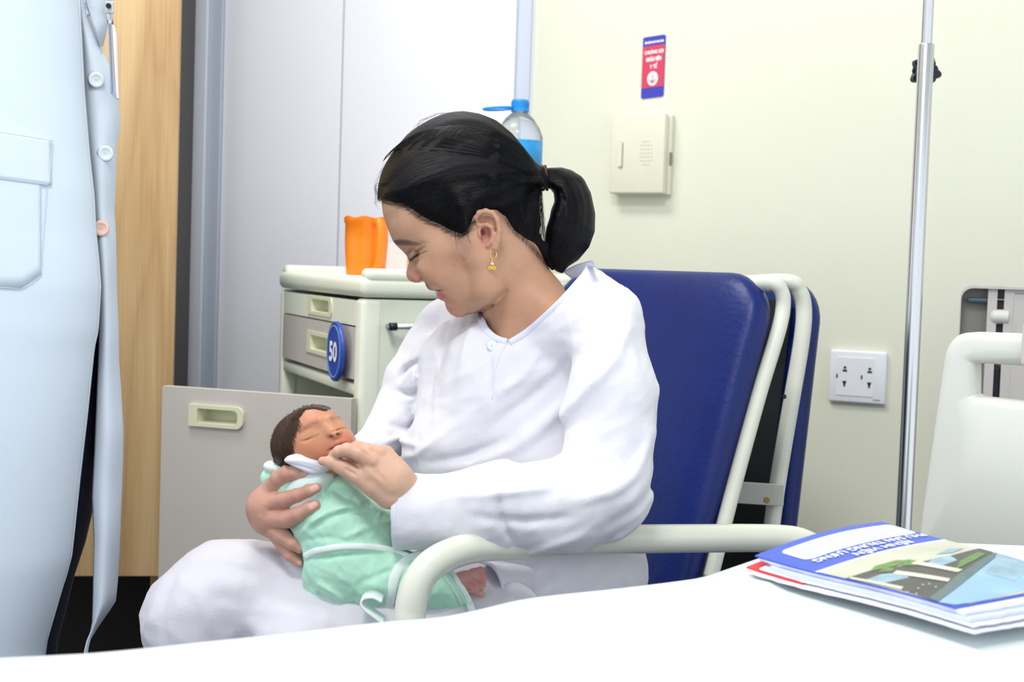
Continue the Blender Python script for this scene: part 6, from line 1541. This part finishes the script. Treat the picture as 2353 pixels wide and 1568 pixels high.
# trousers, torso, neck, head (out of frame above), arms held behind the frame edge
b = MB()
def loft(secs, n=24):
    rows = []
    for c_, rx, ry in secs: rows.append([Vector(c_)+Vector((rx*math.cos(a), ry*math.sin(a), 0)) for a in np.linspace(0, 2*math.pi, n+1)[:-1]])
    return rows
hipc = pt(60, 1000, 1.72)
lg = []
for y, xl in ((560, 225), (700, 236), (800, 236), (950, 230), (1100, 216), (1180, 208), (1250, 192), (1330, 166), (1400, 150), (1480, 128), (1600, 118), (2000, 112)):
    r_ = pt(xl, y, 1.70); lg.append((r_-Vector((0.105, 0, 0)), 0.105, 0.085))
last_ = lg[-1][0]; lg.append((Vector((last_.x, last_.y, 0.08)), 0.085, 0.085))
b.grid(loft(lg), closed_u=True); b.build('trousers', M['navy'], doc, smooth=True)
b = MB(); lg2 = [(c_+Vector((-0.16, 0.05, 0)), rx, ry) for c_, rx, ry in lg]; b.grid(loft(lg2), closed_u=True); b.build('trousers', M['navy'], doc, smooth=True)
for dx in (0, -0.16):
    b = MB(); b.box(Vector((last_.x+dx+0.03, last_.y-0.02+(0.05 if dx else 0), 0.045)), (0.24, 0.09, 0.07), None, 0.025, 3); b.build('shoe', M['knob'], doc, smooth=True)
topz = pt(100, -640, 1.66).z
cxz = Vector((-0.72, 1.72, 0))
b = MB(); secs = []
for z_, rx, ry in ((1.05, 0.12, 0.07), (1.25, 0.13, 0.07), (1.38, 0.13, 0.07), (1.45, 0.10, 0.07), (1.48, 0.055, 0.055), (1.54, 0.052, 0.055), (1.57, 0.07, 0.085), (1.62, 0.078, 0.10), (1.68, 0.080, 0.105), (1.74, 0.07, 0.09), (1.78, 0.035, 0.05), (1.785, 0.004, 0.0030)):
    secs.append((cxz+Vector((0.03 if z_ > 1.5 else 0, 0, z_)), rx, ry))
b.grid(loft(secs), closed_u=True); bo_ = b.build('body', M['skin'], doc, smooth=True)
at = bo_.data.color_attributes.new('Col', 'FLOAT_COLOR', 'POINT')
for i in range(len(bo_.data.vertices)): at.data[i].color = srgb(206, 162, 136)
b = MB(); b.grid(loft([(cxz+Vector((0.0, 0, z_)), rx, ry) for z_, rx, ry in ((1.62, 0.086, 0.108), (1.70, 0.092, 0.112), (1.76, 0.08, 0.098), (1.80, 0.04, 0.05), (1.805, 0.003, 0.003))]), closed_u=True); b.build('hair', M['knob'], doc, smooth=True)
# shoulders close the coat above the frame
rows = [[rr0.lerp(cxz+Vector((0, 0, 1.47)), f)+UP*(0.0) for f in (0, 0.4, 0.75)] for rr0 in []]
b = MB(); b.grid(loft([(cxz+Vector((-0.0, 0, 1.24)), 0.20, 0.135), (cxz+Vector((0, 0, 1.36)), 0.19, 0.13), (cxz+Vector((0, 0, 1.44)), 0.13, 0.09), (cxz+Vector((0, 0, 1.475)), 0.065, 0.065)]), closed_u=True); b.build('coat_shoulders', M['coat'], doc, smooth=True)
b = MB(); b.tube([cxz+Vector((-0.19, 0, 1.38)), cxz+Vector((-0.25, 0.02, 1.2)), cxz+Vector((-0.27, -0.02, 0.98)), cxz+Vector((-0.26, -0.06, 0.85))], [0.06, 0.058, 0.052, 0.05], 16); b.build('coat_sleeve', M['coat'], doc, smooth=True)
b = MB(); b.tube([cxz+Vector((-0.14, -0.06, 1.38)), cxz+Vector((-0.20, -0.20, 1.20)), cxz+Vector((-0.26, -0.25, 1.02)), cxz+Vector((-0.20, -0.20, 0.88))], [0.062, 0.058, 0.052, 0.05], 16); b.build('coat_sleeve', M['coat'], doc, smooth=True)
# open collar and inner shirt beneath the lapel
b = MB(); b.grid([[pt(186, -60, 1.675), pt(262, -60, 1.70)], [pt(196, 0, 1.675), pt(256, -2, 1.70)], [pt(212, 50, 1.675), pt(250, 44, 1.70)], [pt(230, 108, 1.675), pt(234, 106, 1.69)]]); o_ = b.build('inner_lapel', M['coat'], doc, smooth=True); md = o_.modifiers.new('t', 'SOLIDIFY'); md.thickness = 0.002
# badge holder
M['clear'] = mat('clear_vinyl', srgb(215, 222, 236), 0.15, trans=0.7, ior=1.3)
M['clearedge'] = mat('vinyl_edge', srgb(150, 160, 190), 0.25)
bd_ = empty('name_badge', pt(258, 130, 1.66)); tag(bd_, 'clear plastic badge holder hanging edge-on from the coat front', 'badge')
def quadp(name, pts, d, th, m):
    b = MB(); f_ = [pt(x_, y_, d) for x_, y_ in pts]; k_ = [p+Vector((0.3, 1, 0)).normalized()*th for p in f_]; b.grid([f_, k_], closed_u=True); b.bm.verts.ensure_lookup_table(); n = len(f_)
    b.bm.faces.new(b.bm.verts[0:n]); b.bm.faces.new(b.bm.verts[n:2*n]); return b.build(name, m, bd_)
quadp('sleeve', [(249, 54), (258, 56), (268, 214), (270, 228), (262, 224), (254, 214)], 1.655, 0.004, M['clear'])
quadp('edge', [(248, 56), (250.5, 56), (257, 216), (254.5, 216)], 1.652, 0.003, M['clearedge'])
quadp('edge', [(254.5, 216), (258, 213), (269, 222), (268, 229)], 1.652, 0.003, M['clearedge'])
quadp('edge', [(258, 56), (261, 62), (265, 80), (270, 226), (268, 226)], 1.652, 0.003, M['socket'])
b = MB(); b.tube([pt(253, -10, 1.66), pt(252, 30, 1.66), pt(254, 56, 1.657)], 0.0035, 8); b.build('strap', M['pet'], bd_, smooth=True)
b = MB(); b.box(pt(252, 17, 1.655), (0.010, 0.005, 0.014), None, 0.001); b.build('clip', M['frame_metal'], bd_)
b = MB(); b.lathe([(0.0005, 0), (0.003, 0), (0.003, 0.002), (0.0005, 0.002)], pt(250, 14, 1.65), frame3(CR, CU, -fw), 12); b.build('clip_stud', M['black'], bd_)
